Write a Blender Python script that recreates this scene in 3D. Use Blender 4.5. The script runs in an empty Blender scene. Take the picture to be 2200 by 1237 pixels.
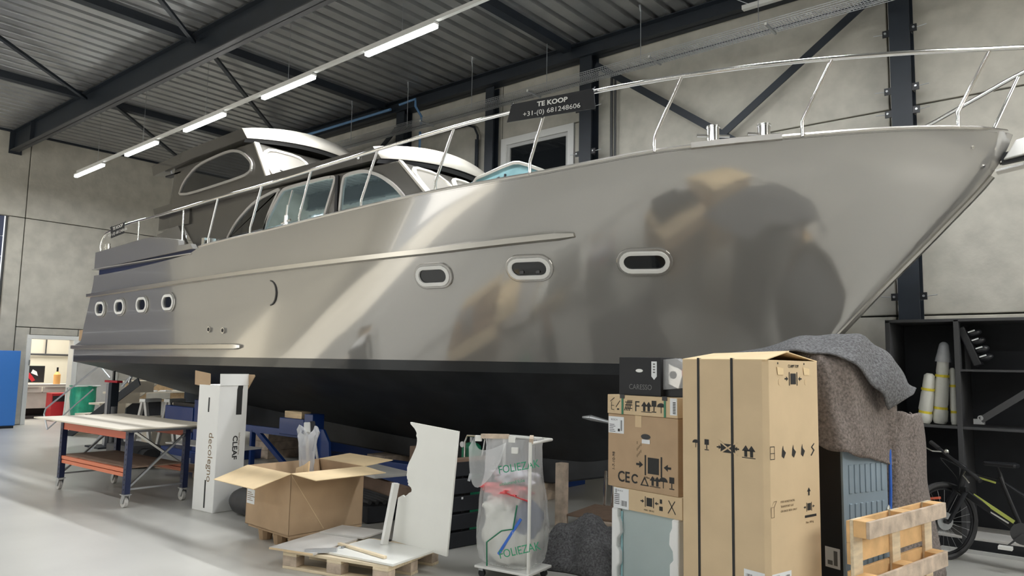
import bpy, bmesh, math, random
from mathutils import Vector, Matrix, Euler
random.seed(4)
S = bpy.context.scene
COL = S.collection
PI = math.pi
R = math.radians

# ------------------------------------------------------------------ camera, world, light, exposure
cd = bpy.data.cameras.new('camera'); cam = bpy.data.objects.new('camera', cd); COL.objects.link(cam)
cd.sensor_width = 36.0; cd.lens = 1602.9 / 2200 * 36.0; cd.clip_end = 200
_r = (0.76993, 0.63784, 0.01923); _u = (0.05185, -0.09256, 0.99436); _f = (-0.63602, 0.76458, 0.10434)
cam.matrix_world = Matrix(((_r[0], _u[0], -_f[0], 0), (_r[1], _u[1], -_f[1], 0), (_r[2], _u[2], -_f[2], 1.65), (0, 0, 0, 1)))
S.camera = cam
S.view_settings.view_transform = 'Standard'; S.view_settings.look = 'None'
S.view_settings.gamma = 1.0; S.view_settings.use_curve_mapping = False
S.view_settings.exposure = 0.22
try:
    S.cycles.max_bounces = 7; S.cycles.diffuse_bounces = 4; S.cycles.glossy_bounces = 4
    S.cycles.transparent_max_bounces = 12; S.cycles.sample_clamp_indirect = 6.0
    S.cycles.caustics_reflective = False; S.cycles.caustics_refractive = False
    S.cycles.use_denoising = True
except Exception:
    pass
w = bpy.data.worlds.new('world'); S.world = w; w.use_nodes = True
bg = w.node_tree.nodes['Background']; bg.inputs[0].default_value = (0.93, 0.97, 1.0, 1); bg.inputs[1].default_value = 1.0

def area(name, loc, look, sx, sy, power, color=(1, 1, 1)):
    l = bpy.data.lights.new(name, 'AREA'); l.shape = 'RECTANGLE'; l.size = sx; l.size_y = sy
    l.energy = power; l.color = color
    o = bpy.data.objects.new(name, l); COL.objects.link(o); o.location = loc
    o.rotation_euler = (Vector(look) - Vector(loc)).to_track_quat('-Z', 'Y').to_euler()
    return o
LAMPS = dict(gate_daylight=260, right_window=330, tube=42)
area('gate_daylight', (-15.0, -8.6, 2.6), (-19.6, 0, 2.6), 9.2, 4.6, LAMPS['gate_daylight'], (1.0, 0.95, 0.86))
_sun = bpy.data.lights.new('sun', 'SUN'); _sun.energy = 17.0; _sun.angle = R(1.5); _sun.color = (1.0, 0.93, 0.80)
_so = bpy.data.objects.new('sun', _sun); COL.objects.link(_so); _so.rotation_euler = Vector((-.32, 1, -.50)).to_track_quat('-Z', 'Y').to_euler()
area('right_window', (7.8, 5.0, 5.2), (-6.0, 7.0, 4.3), 5.0, 2.4, LAMPS['right_window'], (1.0, 0.97, 0.88))
TUBE_X = [(-18.7, -17.18), (-16.05, -14.67), (-13.55, -12.13), (-10.91, -9.5), (-8.25, -6.83), (-5.54, -4.1), (-2.8, -1.35), (0.0, 1.4), (2.8, 4.2)]
tube_z = lambda x: 6.12 + .0205 * (x + 5.5)
for yy in (6.55, -0.2, -5.5):
    for a_, b_ in TUBE_X:
        z_ = (tube_z((a_ + b_) / 2) if yy > 1 else 5.95) - .045
        area('tube_lamp', ((a_ + b_) / 2, yy, z_), ((a_ + b_) / 2, yy, 0), b_ - a_, 0.07, LAMPS['tube'] * (2.7 if yy > 1 else .7), (0.97, 0.99, 1.0))

# ------------------------------------------------------------------ materials
def pin(n, k, v):
    if k in n.inputs: n.inputs[k].default_value = v
def mat(name, col, rough=0.6, metal=0.0, noise=0.0, scale=8.0, col2=None, bump=0.0, bscale=60.0, coat=0.0, emit=None, est=0.0, alpha=1.0, trans=0.0, detail=6.0, stretch=None, coatr=0.03):
    m = bpy.data.materials.new(name); m.use_nodes = True
    nt = m.node_tree; b = nt.nodes['Principled BSDF']
    c = (*col, 1.0)
    pin(b, 'Base Color', c); pin(b, 'Roughness', rough); pin(b, 'Metallic', metal)
    pin(b, 'Coat Weight', coat); pin(b, 'Coat Roughness', coatr)
    if trans: pin(b, 'Transmission Weight', trans)
    if emit: pin(b, 'Emission Color', (*emit, 1)); pin(b, 'Emission Strength', est)
    if noise or col2 or bump:
        tc = nt.nodes.new('ShaderNodeTexCoord'); mp = nt.nodes.new('ShaderNodeMapping')
        nt.links.new(tc.outputs['Object'], mp.inputs[0])
        if stretch: mp.inputs['Scale'].default_value = stretch
    if noise or col2:
        n = nt.nodes.new('ShaderNodeTexNoise'); n.inputs['Scale'].default_value = scale; n.inputs['Detail'].default_value = detail
        nt.links.new(mp.outputs[0], n.inputs['Vector'])
        r = nt.nodes.new('ShaderNodeValToRGB'); nt.links.new(n.outputs['Fac'], r.inputs[0])
        lo = col2 or tuple(x * (1 - noise) for x in col); hi = col if col2 else tuple(min(1, x * (1 + noise)) for x in col)
        r.color_ramp.elements[0].position = 0.32; r.color_ramp.elements[1].position = 0.68
        r.color_ramp.elements[0].color = (*lo, 1); r.color_ramp.elements[1].color = (*hi, 1)
        nt.links.new(r.outputs[0], b.inputs['Base Color'])
    if bump:
        n2 = nt.nodes.new('ShaderNodeTexNoise'); n2.inputs['Scale'].default_value = bscale; n2.inputs['Detail'].default_value = 4
        nt.links.new(mp.outputs[0], n2.inputs['Vector'])
        bp = nt.nodes.new('ShaderNodeBump'); bp.inputs['Strength'].default_value = bump; bp.inputs['Distance'].default_value = 0.01
        nt.links.new(n2.outputs['Fac'], bp.inputs['Height']); nt.links.new(bp.outputs[0], b.inputs['Normal'])
    if alpha < 1.0:
        t = nt.nodes.new('ShaderNodeBsdfTransparent'); mx = nt.nodes.new('ShaderNodeMixShader'); mx.inputs[0].default_value = alpha
        out = nt.nodes['Material Output']
        nt.links.new(t.outputs[0], mx.inputs[1]); nt.links.new(b.outputs[0], mx.inputs[2]); nt.links.new(mx.outputs[0], out.inputs[0])
    return m
M = {}
M['concrete'] = mat('concrete', (.47, .45, .395), .85, noise=.11, scale=3.6, bump=.35, bscale=14, detail=10)
M['near_wall'] = mat('light_near_wall', (.72, .70, .65), .8, noise=.1, scale=1)
M['joint'] = mat('joint_seal', (.08, .08, .075), .9)
M['floor'] = mat('floor_concrete', (.53, .52, .485), .32, noise=.10, scale=.7, bump=.03, bscale=4, detail=9)
M['deck'] = mat('galvanised_deck', (.46, .47, .475), .36, .78, noise=.10, scale=2)
M['steel_dark'] = mat('dark_blue_grey_steel', (.011, .016, .024), .5, noise=.15, scale=3)
M['paint'] = mat('taupe_metallic_paint', (.44, .43, .41), .11, .52, coat=.6, coatr=.012, bump=.04, bscale=1.6)
M['paint_d'] = mat('taupe_house_paint', (.125, .118, .105), .25, .3, coat=.6)
M['anti'] = mat('black_antifouling', (.016, .018, .021), .5, noise=.4, scale=3, bump=.1, bscale=8)
M['boot'] = mat('dark_boot_stripe', (.035, .038, .042), .3, coat=.4)
M['stainless'] = mat('polished_stainless', (.80, .79, .77), .12, 1.0)
M['brushed'] = mat('brushed_stainless', (.62, .60, .56), .3, 1.0)
M['glass_dark'] = mat('dark_glass', (.012, .014, .016), .04, coat=.5)
M['glass_blue'] = mat('tinted_blue_glass', (.50, .66, .72), .03, .85, bump=.05, bscale=3)
M['glass_turq'] = mat('turquoise_glass', (.30, .52, .56), .08, .3, noise=.2, scale=5)
M['alu'] = mat('anodised_frame', (.60, .58, .55), .35, .6)
M['cream'] = mat('cream_and_lit_front', (.78, .74, .66), .35, coat=.3)  # on visors, front frames and corner trim the cream paints in light from ahead
M['cover'] = mat('grey_window_cover', (.24, .225, .20), .85)
M['cardboard'] = mat('cardboard', (.47, .33, .205), .85, noise=.06, scale=5, bump=.05, bscale=40)
M['cardboard_l'] = mat('light_cardboard', (.64, .49, .31), .85, noise=.05, scale=4)
M['cardboard_in'] = mat('pale_cardboard_inside', (.78, .60, .36), .85, noise=.05, scale=6)
M['cardboard_e'] = mat('cardboard_edge', (.66, .50, .31), .9)
M['wood'] = mat('pine', (.66, .50, .31), .75, noise=.22, scale=4, stretch=(1, 6, 6), bump=.1)
M['wood_w'] = mat('pale_pine', (.75, .63, .45), .75, noise=.15, scale=5, stretch=(1, 6, 6))
M['wood_o'] = mat('orange_pine', (.72, .46, .22), .7, noise=.2, scale=5, bump=.1)
M['wood_grey'] = mat('weathered_pine', (.52, .42, .33), .85, noise=.3, scale=9, bump=.2)
M['chip'] = mat('chipboard', (.50, .36, .21), .8, noise=.15, scale=20)
M['brown'] = mat('brown_board', (.23, .155, .11), .8, noise=.12, scale=9)
M['black'] = mat('black_plastic', (.012, .013, .016), .4)
M['black_m'] = mat('matt_black', (.016, .018, .023), .65, noise=.2, scale=4)
M['grey_d'] = mat('dark_grey_steel', (.055, .056, .06), .5)
M['rubber'] = mat('rubber', (.03, .03, .032), .55, noise=.3, scale=10)
M['white'] = mat('white_paint', (.80, .80, .77), .4)
M['white_b'] = mat('white_melamine', (.83, .83, .79), .3, noise=.02, scale=3)
M['white_c'] = mat('white_card', (.82, .82, .80), .55, noise=.02, scale=4)
M['grey_l'] = mat('light_grey_board', (.56, .545, .52), .55, noise=.10, scale=3)
M['alu_strip'] = mat('aluminium_strip', (.56, .58, .61), .3, .5)
M['zinc'] = mat('zinc', (.50, .52, .54), .35, .8)
M['blue'] = mat('deep_blue_steel', (.006, .035, .17), .4, coat=.2)
M['blue_cab'] = mat('bright_blue_cabinet', (.045, .19, .57), .4)
M['blue_door'] = mat('dark_blue_door', (.010, .020, .075), .5)
M['navy'] = mat('navy_post', (.012, .022, .075), .45)
M['red_o'] = mat('orange_red_beam', (.55, .10, .045), .45)
M['red_l'] = mat('salmon_orange_tube', (.68, .19, .09), .45)
M['red'] = mat('red', (.50, .02, .03), .4)
M['panel_b'] = mat('beige_panel', (.70, .635, .53), .5, noise=.03, scale=2)
M['green'] = mat('green_bag', (.03, .36, .22), .45, noise=.2, scale=8, bump=.5, bscale=12)
M['green_d'] = mat('green_tank', (.01, .17, .085), .4)
M['white_e'] = mat('styrofoam', (.86, .87, .87), .8, bump=.2, bscale=60)
M['glass_pan'] = mat('pale_green_glass', (.38, .46, .46), .18, noise=.06, scale=2, coat=.4)
M['steel_sheet'] = mat('blue_grey_sheet', (.30, .38, .45), .45, .2, noise=.08, scale=2)
M['blanket'] = mat('grey_brown_blanket', (.20, .17, .155), 1.0, noise=.38, scale=55, bump=.8, bscale=90)
M['blanket_d'] = mat('dark_grey_blanket', (.13, .13, .135), 1.0, noise=.45, scale=60, bump=.8, bscale=90)
M['ink'] = mat('black_ink', (.02, .02, .02), .7)
M['ink_g'] = mat('faint_ink', (.25, .18, .11), .8)
M['ink_gr'] = mat('green_ink', (.02, .28, .14), .7)
M['silver_ink'] = mat('dull_silver_ink', (.16, .16, .16), .5)
M['sign'] = mat('black_sign', (.012, .013, .016), .65)
M['paper'] = mat('white_label_paper', (.78, .80, .82), .6)
M['film'] = mat('clear_film', (.88, .89, .90), .14, alpha=.33, bump=1.0, bscale=11)
M['film_d'] = mat('grey_film', (.65, .67, .70), .12, alpha=.55, bump=1.0, bscale=14)
M['lamp'] = mat('lit_tube', (1, 1, 1), .4, emit=(.96, 1, .97), est=9.0)
M['rail_w'] = mat('white_trunking', (.72, .72, .70), .4)
M['yellow'] = mat('yellow_tape', (.85, .70, .05), .5)
M['lime'] = mat('lime_paint', (.60, .66, .16), .35)
M['wrap'] = mat('white_foam_wrap', (.76, .76, .70), .35, bump=.6, bscale=20)
M['blue_l'] = mat('light_blue_pipe', (.12, .25, .45), .4)
M['strap'] = mat('blue_strap', (.04, .15, .60), .5)
M['orange'] = mat('orange_cloth', (.80, .42, .14), .6)
M['room'] = mat('back_room_wall', (.70, .66, .56), .8)
M['shade_g'] = mat('grey_cabinet', (.50, .50, .49), .5)

# ------------------------------------------------------------------ mesh builder
class MB:
    def __init__(s): s.b = bmesh.new()
    def box(s, c, d, rz=0, rot=None, taper=None):
        m = Matrix.Translation(c) @ (rot.to_4x4() if rot is not None else Matrix.Rotation(rz, 4, 'Z')) @ Matrix.Diagonal((*d, 1))
        bmesh.ops.create_cube(s.b, size=1, matrix=m); return s
    def b2(s, p, q):
        return s.box([(p[i] + q[i]) / 2 for i in range(3)], [abs(q[i] - p[i]) for i in range(3)])
    def bar(s, a, b, wd, th, up=(0, 0, 1)):
        a = Vector(a); b = Vector(b); x = (b - a); L = x.length; x.normalize(); u = Vector(up)
        if abs(x.dot(u)) > .98: u = Vector((0, 1, 0))
        y = u.cross(x).normalized(); z = x.cross(y)
        m = Matrix((x, y, z)).transposed()
        return s.box((a + b) / 2, (L, wd, th), rot=m)
    def cyl(s, a, b, r, r2=None, n=12, caps=True):
        a = Vector(a); b = Vector(b); d = b - a; L = d.length
        m = Matrix.Translation((a + b) / 2) @ d.to_track_quat('Z', 'Y').to_matrix().to_4x4()
        bmesh.ops.create_cone(s.b, cap_ends=caps, segments=n, radius1=r, radius2=r if r2 is None else r2, depth=L, matrix=m); return s
    def sph(s, c, r, sc=(1, 1, 1), u=12, v=8):
        bmesh.ops.create_uvsphere(s.b, u_segments=u, v_segments=v, radius=r, matrix=Matrix.Translation(c) @ Matrix.Diagonal((*sc, 1))); return s
    def tube(s, pts, r, n=8, closed=False):
        P = [Vector(p) for p in pts]; N = len(P); rings = []
        prev = None
        for i, p in enumerate(P):
            if closed: t = P[(i + 1) % N] - P[i - 1]
            else: t = P[min(i + 1, N - 1)] - P[max(i - 1, 0)]
            t.normalize()
            if prev is None:
                u = Vector((0, 0, 1)) if abs(t.z) < .9 else Vector((0, 1, 0))
                y = u.cross(t).normalized()
            else:
                y = prev - t * prev.dot(t); y.normalize()
            prev = y; z = t.cross(y)
            rings.append([s.b.verts.new(p + (y * math.cos(2 * PI * k / n) + z * math.sin(2 * PI * k / n)) * r) for k in range(n)])
        for i in range(N if closed else N - 1):
            A = rings[i]; B = rings[(i + 1) % N]
            for k in range(n): s.b.faces.new((A[k], A[(k + 1) % n], B[(k + 1) % n], B[k]))
        if not closed:
            s.b.faces.new(rings[0][::-1]); s.b.faces.new(rings[-1])
        return s
    def prism(s, poly, fn, h0, h1):
        """poly 2d points; fn(u,v,h)->3d"""
        A = [s.b.verts.new(fn(u, v, h0)) for u, v in poly]; B = [s.b.verts.new(fn(u, v, h1)) for u, v in poly]
        n = len(poly); s.b.faces.new(A[::-1]); s.b.faces.new(B)
        for i in range(n): s.b.faces.new((A[i], A[(i + 1) % n], B[(i + 1) % n], B[i]))
        return s
    def ring(s, out, inn, fn, h0, h1):
        """frame between two loops of the same count"""
        n = len(out); V = {}
        for nm, L, h in (('a', out, h0), ('b', out, h1), ('c', inn, h1), ('d', inn, h0)):
            V[nm] = [s.b.verts.new(fn(u, v, h)) for u, v in L]
        for i in range(n):
            j = (i + 1) % n
            for p, q in (('a', 'b'), ('b', 'c'), ('c', 'd'), ('d', 'a')):
                s.b.faces.new((V[p][i], V[p][j], V[q][j], V[q][i]))
        return s
    def grid(s, rows, flip=False, closed=False):
        V = [[s.b.verts.new(p) for p in r] for r in rows]
        for i in range(len(V) - 1):
            m = len(V[i])
            for j in range(m if closed else m - 1):
                k = (j + 1) % m
                q = (V[i][j], V[i][k], V[i + 1][k], V[i + 1][j])
                try: s.b.faces.new(q[::-1] if flip else q)
                except ValueError: pass
        return s
    def poly(s, pts):
        s.b.faces.new([s.b.verts.new(p) for p in pts]); return s

def obj(name, mb, m, parent=None, bev=0.0, smooth=False, solid=0.0, merge=False, ang=40):
    b = mb.b
    if merge: bmesh.ops.remove_doubles(b, verts=b.verts, dist=1e-4)
    bmesh.ops.recalc_face_normals(b, faces=b.faces)
    me = bpy.data.meshes.new(name); b.to_mesh(me); b.free()
    o = bpy.data.objects.new(name, me); COL.objects.link(o)
    me.materials.append(M[m] if isinstance(m, str) else m)
    if smooth:
        me.shade_smooth()
        try:
            me.set_sharp_from_angle(angle=R(ang))
        except Exception:
            pass
    if solid:
        md = o.modifiers.new('s', 'SOLIDIFY'); md.thickness = solid; md.offset = 0
    if bev:
        md = o.modifiers.new('b', 'BEVEL'); md.width = bev; md.segments = 2; md.limit_method = 'ANGLE'; md.angle_limit = R(35)
    if parent is not None: o.parent = parent
    return o
def tag(o, label, cat, group=None, kind=None):
    o['label'] = label; o['category'] = cat
    if group: o['group'] = group
    if kind: o['kind'] = kind
    return o
def thing(name, label, cat, loc=(0, 0, 0), rz=0, group=None):
    o = bpy.data.objects.new(name, None); COL.objects.link(o); o.empty_display_size = .1
    o.location = loc; o.rotation_euler = (0, 0, rz); tag(o, label, cat, group); return o
def struct(name, mb, m, parent=None, **k):
    o = obj(name, mb, m, parent, **k)
    if parent is None: o['kind'] = 'structure'
    return o
def sgroup(name):
    o = bpy.data.objects.new(name, None); COL.objects.link(o); o['kind'] = 'structure'; return o
def dup(root, loc, rz=None, label=None):
    r = root.copy(); COL.objects.link(r); r.location = loc
    if rz is not None: r.rotation_euler = (0, 0, rz)
    if label: r['label'] = label
    for ch in list(root.children):
        c = ch.copy(); COL.objects.link(c); c.parent = r
        for g in ch.children:
            d = g.copy(); COL.objects.link(d); d.parent = c
    return r
def label(o, t): o['label'] = t; return o
class Face:
    """a flat face of a box: origin, u axis, v axis (in the thing's own space)"""
    def __init__(s, o, u, v):
        s.o = Vector(o); s.u = Vector(u).normalized(); s.v = Vector(v).normalized(); s.n = s.u.cross(s.v)
    def p(s, u, v, h=.0): return s.o + s.u * u + s.v * v + s.n * h
def text(name, string, face, u, v, size, m, parent, rot=0, sx=1.0, bold=0.0, align='LEFT', h=.0015):
    c = bpy.data.curves.new(name, 'FONT'); c.body = string; c.size = size; c.align_x = align; c.offset = bold
    c.resolution_u = 3; c.extrude = .0004
    t = bpy.data.objects.new(name, c)
    me = bpy.data.meshes.new_from_object(t); bpy.data.objects.remove(t)
    rm = Matrix.Rotation(rot, 4, 'Z') @ Matrix.Diagonal((sx, 1, 1, 1))
    B = Matrix((face.u, face.v, face.n)).transposed().to_4x4()
    me.transform(Matrix.Translation(face.p(u, v, h)) @ B @ rm)
    me.materials.clear(); me.materials.append(M[m])
    o = bpy.data.objects.new(name, me); COL.objects.link(o); o.parent = parent; return o
def decal(name, face, polys, m, parent, h=.0012, th=.0006):
    mb = MB()
    for pl in polys: mb.prism(pl, lambda u, v, k: face.p(u, v, k), h, h + th)
    return obj(name, mb, m, parent)
def rect(u, v, w_, h_): return [(u, v), (u + w_, v), (u + w_, v + h_), (u, v + h_)]
def arrow_up(u, v, s):
    return [[(u - .15 * s, v), (u + .15 * s, v), (u + .15 * s, v + .55 * s), (u - .15 * s, v + .55 * s)], [(u - .4 * s, v + .5 * s), (u + .4 * s, v + .5 * s), (u, v + s)]]
def arrow_r(u, v, s, d=1):
    P = [[(0, -.12), (.5, -.12), (.5, .12), (0, .12)], [(.45, -.38), (1, 0), (.45, .38)]]
    return [[(u + d * x * s, v + y * s) for x, y in q] for q in P]
def clamp(u, v, s):
    return [rect(u - .35 * s, v - .4 * s, .7 * s, .8 * s), rect(u - .55 * s, v - .5 * s, .09 * s, s), rect(u + .46 * s, v - .5 * s, .09 * s, s)] + arrow_r(u - 1.1 * s, v, .45 * s) + arrow_r(u + 1.1 * s, v, .45 * s, -1)
def glass_i(u, v, s):
    return [rect(u - .25 * s, v + .5 * s, .5 * s, .5 * s), rect(u - .05 * s, v + .1 * s, .1 * s, .45 * s), rect(u - .25 * s, v, .5 * s, .08 * s)]
def umbrella_i(u, v, s):
    P = [(u + .5 * s * math.cos(a), v + .55 * s + .4 * s * math.sin(a)) for a in [PI * k / 8 for k in range(9)]]
    return [P, rect(u - .04 * s, v, .08 * s, .6 * s)]
def ups(u, v, s): return arrow_up(u - .3 * s, v, s) + arrow_up(u + .3 * s, v, s) + [rect(u - .7 * s, v - .12 * s, 1.4 * s, .07 * s)]
def barcode(u, v, w_, h_, n=9, vert=False):
    out = []; x = 0
    for k in range(n):
        t = (.3 + .7 * ((k * 37) % 5) / 5) * w_ / n
        out.append(rect(u + x, v, t * .7, h_)); x += w_ / n
    return out

def hermite(xs, ys, x):
    if x <= xs[0]: return ys[0]
    if x >= xs[-1]: return ys[-1]
    i = max(k for k in range(len(xs) - 1) if xs[k] <= x)
    def sl(k):
        if k == 0: return (ys[1] - ys[0]) / (xs[1] - xs[0])
        if k == len(xs) - 1: return (ys[-1] - ys[-2]) / (xs[-1] - xs[-2])
        a = (ys[k] - ys[k - 1]) / (xs[k] - xs[k - 1]); b = (ys[k + 1] - ys[k]) / (xs[k + 1] - xs[k])
        return 0 if a * b <= 0 else 2 * a * b / (a + b)
    h = xs[i + 1] - xs[i]; t = (x - xs[i]) / h
    return ((2 * t**3 - 3 * t**2 + 1) * ys[i] + (t**3 - 2 * t**2 + t) * h * sl(i) + (-2 * t**3 + 3 * t**2) * ys[i + 1] + (t**3 - t**2) * h * sl(i + 1))

# ------------------------------------------------------------------ the hall
XE, YS, ZC = -21.0, 10.4, 7.2       # end wall, side wall, ceiling
XR, YN = 8.0, -9.0
struct('floor', MB().b2((XE - 6, YN - .2, -.2), (XR + .2, YS + .2, 0)), 'floor')
# trapezoidal roof deck, ribs across the hall
def deck():
    mb = MB(); prof = []; x = XE - .1
    while x < XR:
        prof += [(x, .0), (x + .19, .0), (x + .205, .07), (x + .285, .07)]; x += .3
    r0 = [(a, YN, ZC + z) for a, z in prof]; r1 = [(a, YS + .1, ZC + z) for a, z in prof]
    mb.grid([r0, r1]); mb.b2((XE, YN, ZC + .14), (XR, YS, ZC + .2))
    return mb
struct('ceiling', deck(), 'deck')
def panels(par, rects, axis, pos, th):
    """concrete panels as parts: rect (a0,a1,z0,z1) along the wall"""
    g = .009
    for a0, a1, z0, z1 in rects:
        mb = MB()
        if axis == 'x': mb.b2((a0 + g, pos, z0 + g), (a1 - g, pos + th, z1 - g))
        else: mb.b2((pos, a0 + g, z0 + g), (pos - th, a1 - g, z1 - g))
        obj('wall_panel', mb, 'concrete', par, bev=.012)
ws = struct('wall_right', MB().b2((XE, YS + .09, 0), (XR, YS + .25, ZC + .3)), 'joint')
zr = [0, 2.38, 5.08, 7.3]
colx = [-21.5, -16.7, -11.9, -7.1 + .02, -2.3 + .02, 2.5, 7.3]
WN = (-8.97, -7.3, 3.3, 5.9)
R_ = []
for i in range(6):
    a0, a1 = colx[i] + .0, colx[i + 1]
    for j in range(3):
        if i == 2 and j >= 1:
            if j == 1: R_ += [(a0, WN[0], 2.38, 5.08), (WN[0], a1, 2.38, WN[2])]
            else: R_ += [(a0, WN[0], 5.08, 7.3), (WN[0], a1, WN[3], 7.3)]
            continue
        R_.append((max(a0, XE), a1, zr[j], zr[j + 1]))
R_.append((WN[1], colx[3], WN[2], WN[3]))
R_ = [r for r in R_ if r[1] - r[0] > .05]
panels(ws, R_, 'x', YS, .09)
we = struct('wall_end', MB().b2((XE - .25, 7.75, 0), (XE - .09, YS, ZC + .3)).b2((XE - .25, 5.95, 0), (XE - .09, 6.62, ZC + .3)).b2((XE - .25, 6.62, 2.2), (XE - .09, 7.75, ZC + .3)).b2((XE - .25, YN, 5.1), (XE - .09, 5.95, ZC + .3)).b2((XE - .25, YN, 0), (XE - .09, .85, 5.1)), 'joint')
panels(we, [(6.3, 6.62, 0, 2.38), (7.72, YS, 0, 2.38), (6.62, 7.72, 2.2, 2.38), (6.3, YS, 2.38, 5.08), (6.3, YS, 5.08, 7.3), (5.95, 6.3, 0, 5.08), (.85, 6.3, 5.08, 7.3), (-4.5, .85, 0, 2.38), (-4.5, .85, 2.38, 5.08), (-4.5, .85, 5.08, 7.3), (-9, -4.5, 0, 2.38), (-9, -4.5, 2.38, 5.08), (-9, -4.5, 5.08, 7.3)], 'y', XE, .09)
wr = struct('wall_bow_side', MB().b2((XR, YN, 0), (XR + .2, 2.4, 7.5)).b2((XR, 7.6, 0), (XR + .2, YS, 7.5)).b2((XR, 2.4, 0), (XR + .2, 7.6, 3.9)).b2((XR, 2.4, 6.5), (XR + .2, 7.6, 7.5)), 'concrete')
wn = struct('wall_near', MB().b2((XE, YN - .2, 0), (-19.2, YN, 7.5)).b2((-9.8, YN - .2, 0), (XR, YN, 7.5)).b2((-19.2, YN - .2, 5.0), (-9.8, YN, 7.5)), 'near_wall')
# dark blue sectional door of the end wall, half raised
d1 = sgroup('door_1')
for k in range(10):
    obj('door_panel', MB().b2((XE - .12, .87, .08 + k * .50), (XE - .05, 5.87, .08 + k * .50 + .49)), 'blue_door', d1, bev=.01)
obj('bottom_seal', MB().b2((XE - .11, .87, 0), (XE - .06, 5.87, .08)), 'black', d1)
# doorway to the back room
d2 = sgroup('door_2')
obj('door_frame', MB().b2((XE - .28, 6.56, 0), (XE + .03, 6.66, 2.1)).b2((XE - .28, 7.62, 0), (XE + .03, 7.74, 2.1)).b2((XE - .28, 6.56, 2.1), (XE + .03, 7.74, 2.2)), 'white', d2, bev=.006)
obj('door_leaf', MB().b2((XE + .03, 7.74, .01), (XE + .08, 8.74, 2.08)), 'grey_l', d2, bev=.004)
obj('hinge', MB().b2((XE + .03, 6.63, 1.45), (XE + .05, 6.66, 1.58)), 'zinc', d2)
struct('back_room', MB().b2((-25.2, 5.4, 0), (-25.0, 10.2, 3.2)).b2((-25, 5.2, 0), (XE - .25, 5.4, 3.2)).b2((-25, 10.0, 0), (XE - .25, 10.2, 3.2)).b2((-25, 5.4, 3.1), (XE - .3, 10.0, 3.2)), 'room')
area('back_room_light', (-23.0, 7.6, 3.0), (-23.0, 7.6, 0), 2.4, 2.4, 130, (1, .97, .9))
# interior window high in the side wall
w1 = sgroup('window_1')
fx = lambda u, v, h: (u, YS - h, v)
o_ = [(WN[0], WN[2]), (WN[1], WN[2]), (WN[1], WN[3]), (WN[0], WN[3])]
i_ = [(WN[0] + .13, WN[2] + .13), (WN[1] - .13, WN[2] + .13), (WN[1] - .13, WN[3] - .13), (WN[0] + .13, WN[3] - .13)]
i2 = [(WN[0] + .19, WN[2] + .19), (WN[1] - .19, WN[2] + .19), (WN[1] - .19, WN[3] - .19), (WN[0] + .19, WN[3] - .19)]
obj('window_frame', MB().ring(o_, i_, fx, -.08, .03), M['alu'] if False else 'concrete_frame' if False else 'rail_w', w1, bev=.006)
obj('sash', MB().ring(i_, i2, fx, -.08, -.01), 'shade_g', w1)
obj('pane', MB().b2((WN[0] + .18, YS + .04, WN[2] + .18), (WN[1] - .18, YS + .06, WN[3] - .18)), 'glass_dark', w1)
# steel frame
def hea(x, y0, y1, z0, z1, wd=.24, t=.018):
    return MB().b2((x - wd / 2, y0, z0), (x + wd / 2, y0 + t, z1)).b2((x - wd / 2, y1 - t, z0), (x + wd / 2, y1, z1)).b2((x - .008, y0 + t, z0), (x + .008, y1 - t, z1))
cn = ['dark steel column in the far corner behind the yacht roof', 'dark steel column rising behind the flybridge, blue pipe beside it', 'dark steel column behind the for sale sign and railing', 'tall dark steel column behind the bow, above the black shelving', 'dark steel column near the right end of the side wall']
for k, x in enumerate((-16.5, -11.6, -6.92, -2.09, 2.7)):
    t = thing('steel_column', cn[k], 'column', (x, 10.16, 0), group='steel columns along the side wall')
    obj('column_profile', hea(0, 0, .235, 0, 6.95), 'steel_dark', t)
    for z in (6.02, 5.25, 4.95, 2.6):
        for sd in (-1, 1):
            if k in (1,) and sd < 0: continue
            l = obj('bracket', MB().b2((sd * .12, .01, z - .045), (sd * .20, .03, z + .045)).b2((sd * .12, .03, z - .045), (sd * .13, .12, z + .045)), 'black', t)
            obj('anchor_bolt', MB().cyl((sd * .165, .012, z), (sd * .165, -.012, z), .014).cyl((sd * .2, .02, z), (sd * .31, .02, z + .01), .006), 'zinc', l)
t = thing('door_post', 'slim dark steel post between wall panel and high window', 'post', (-9.13, 10.2, 0))
obj('post_profile', hea(0, 0, .17, 0, 6.9, .2), 'steel_dark', t)
t = thing('eave_beam', 'long dark steel beam under the roof along the side wall', 'beam', (0, 10.1, 6.92))
obj('beam_profile', MB().b2((XE, 0, 0), (XR, .26, .015)).b2((XE, .12, 0), (XR, .14, .26)).b2((XE, 0, .245), (XR, .26, .26)), 'steel_dark', t)
t = thing('roof_beam', 'deep grey steel roof beam crossing above the stern at left', 'beam', (0, 5.93, 6.68))
obj('beam_web', MB().b2((XE, -.008, 0), (XR, .008, .5)), 'steel_dark', t)
obj('lower_flange', MB().b2((XE, -.1, 0), (XR, .1, .02)), 'grey_d', t)  # lighter grey than the web: light on the underside put into the colour
obj('upper_flange', MB().b2((XE, -.1, .48), (XR, .1, .5)), 'steel_dark', t)
obj('end_plate', MB().b2((XE, -.12, -.06), (XE + .03, .16, .5)).b2((XE + 1.35, -.1, .0), (XE + 1.37, .1, .5)), 'steel_dark', t)
t = thing('roof_beam', 'matching steel roof beam nearer the gate, above the camera', 'beam', (0, -1.5, 6.68))
obj('beam_web', MB().b2((XE, -.008, 0), (XR, .008, .5)).b2((XE, -.1, 0), (XR, .1, .02)).b2((XE, -.1, .48), (XR, .1, .5)), 'steel_dark', t)
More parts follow.
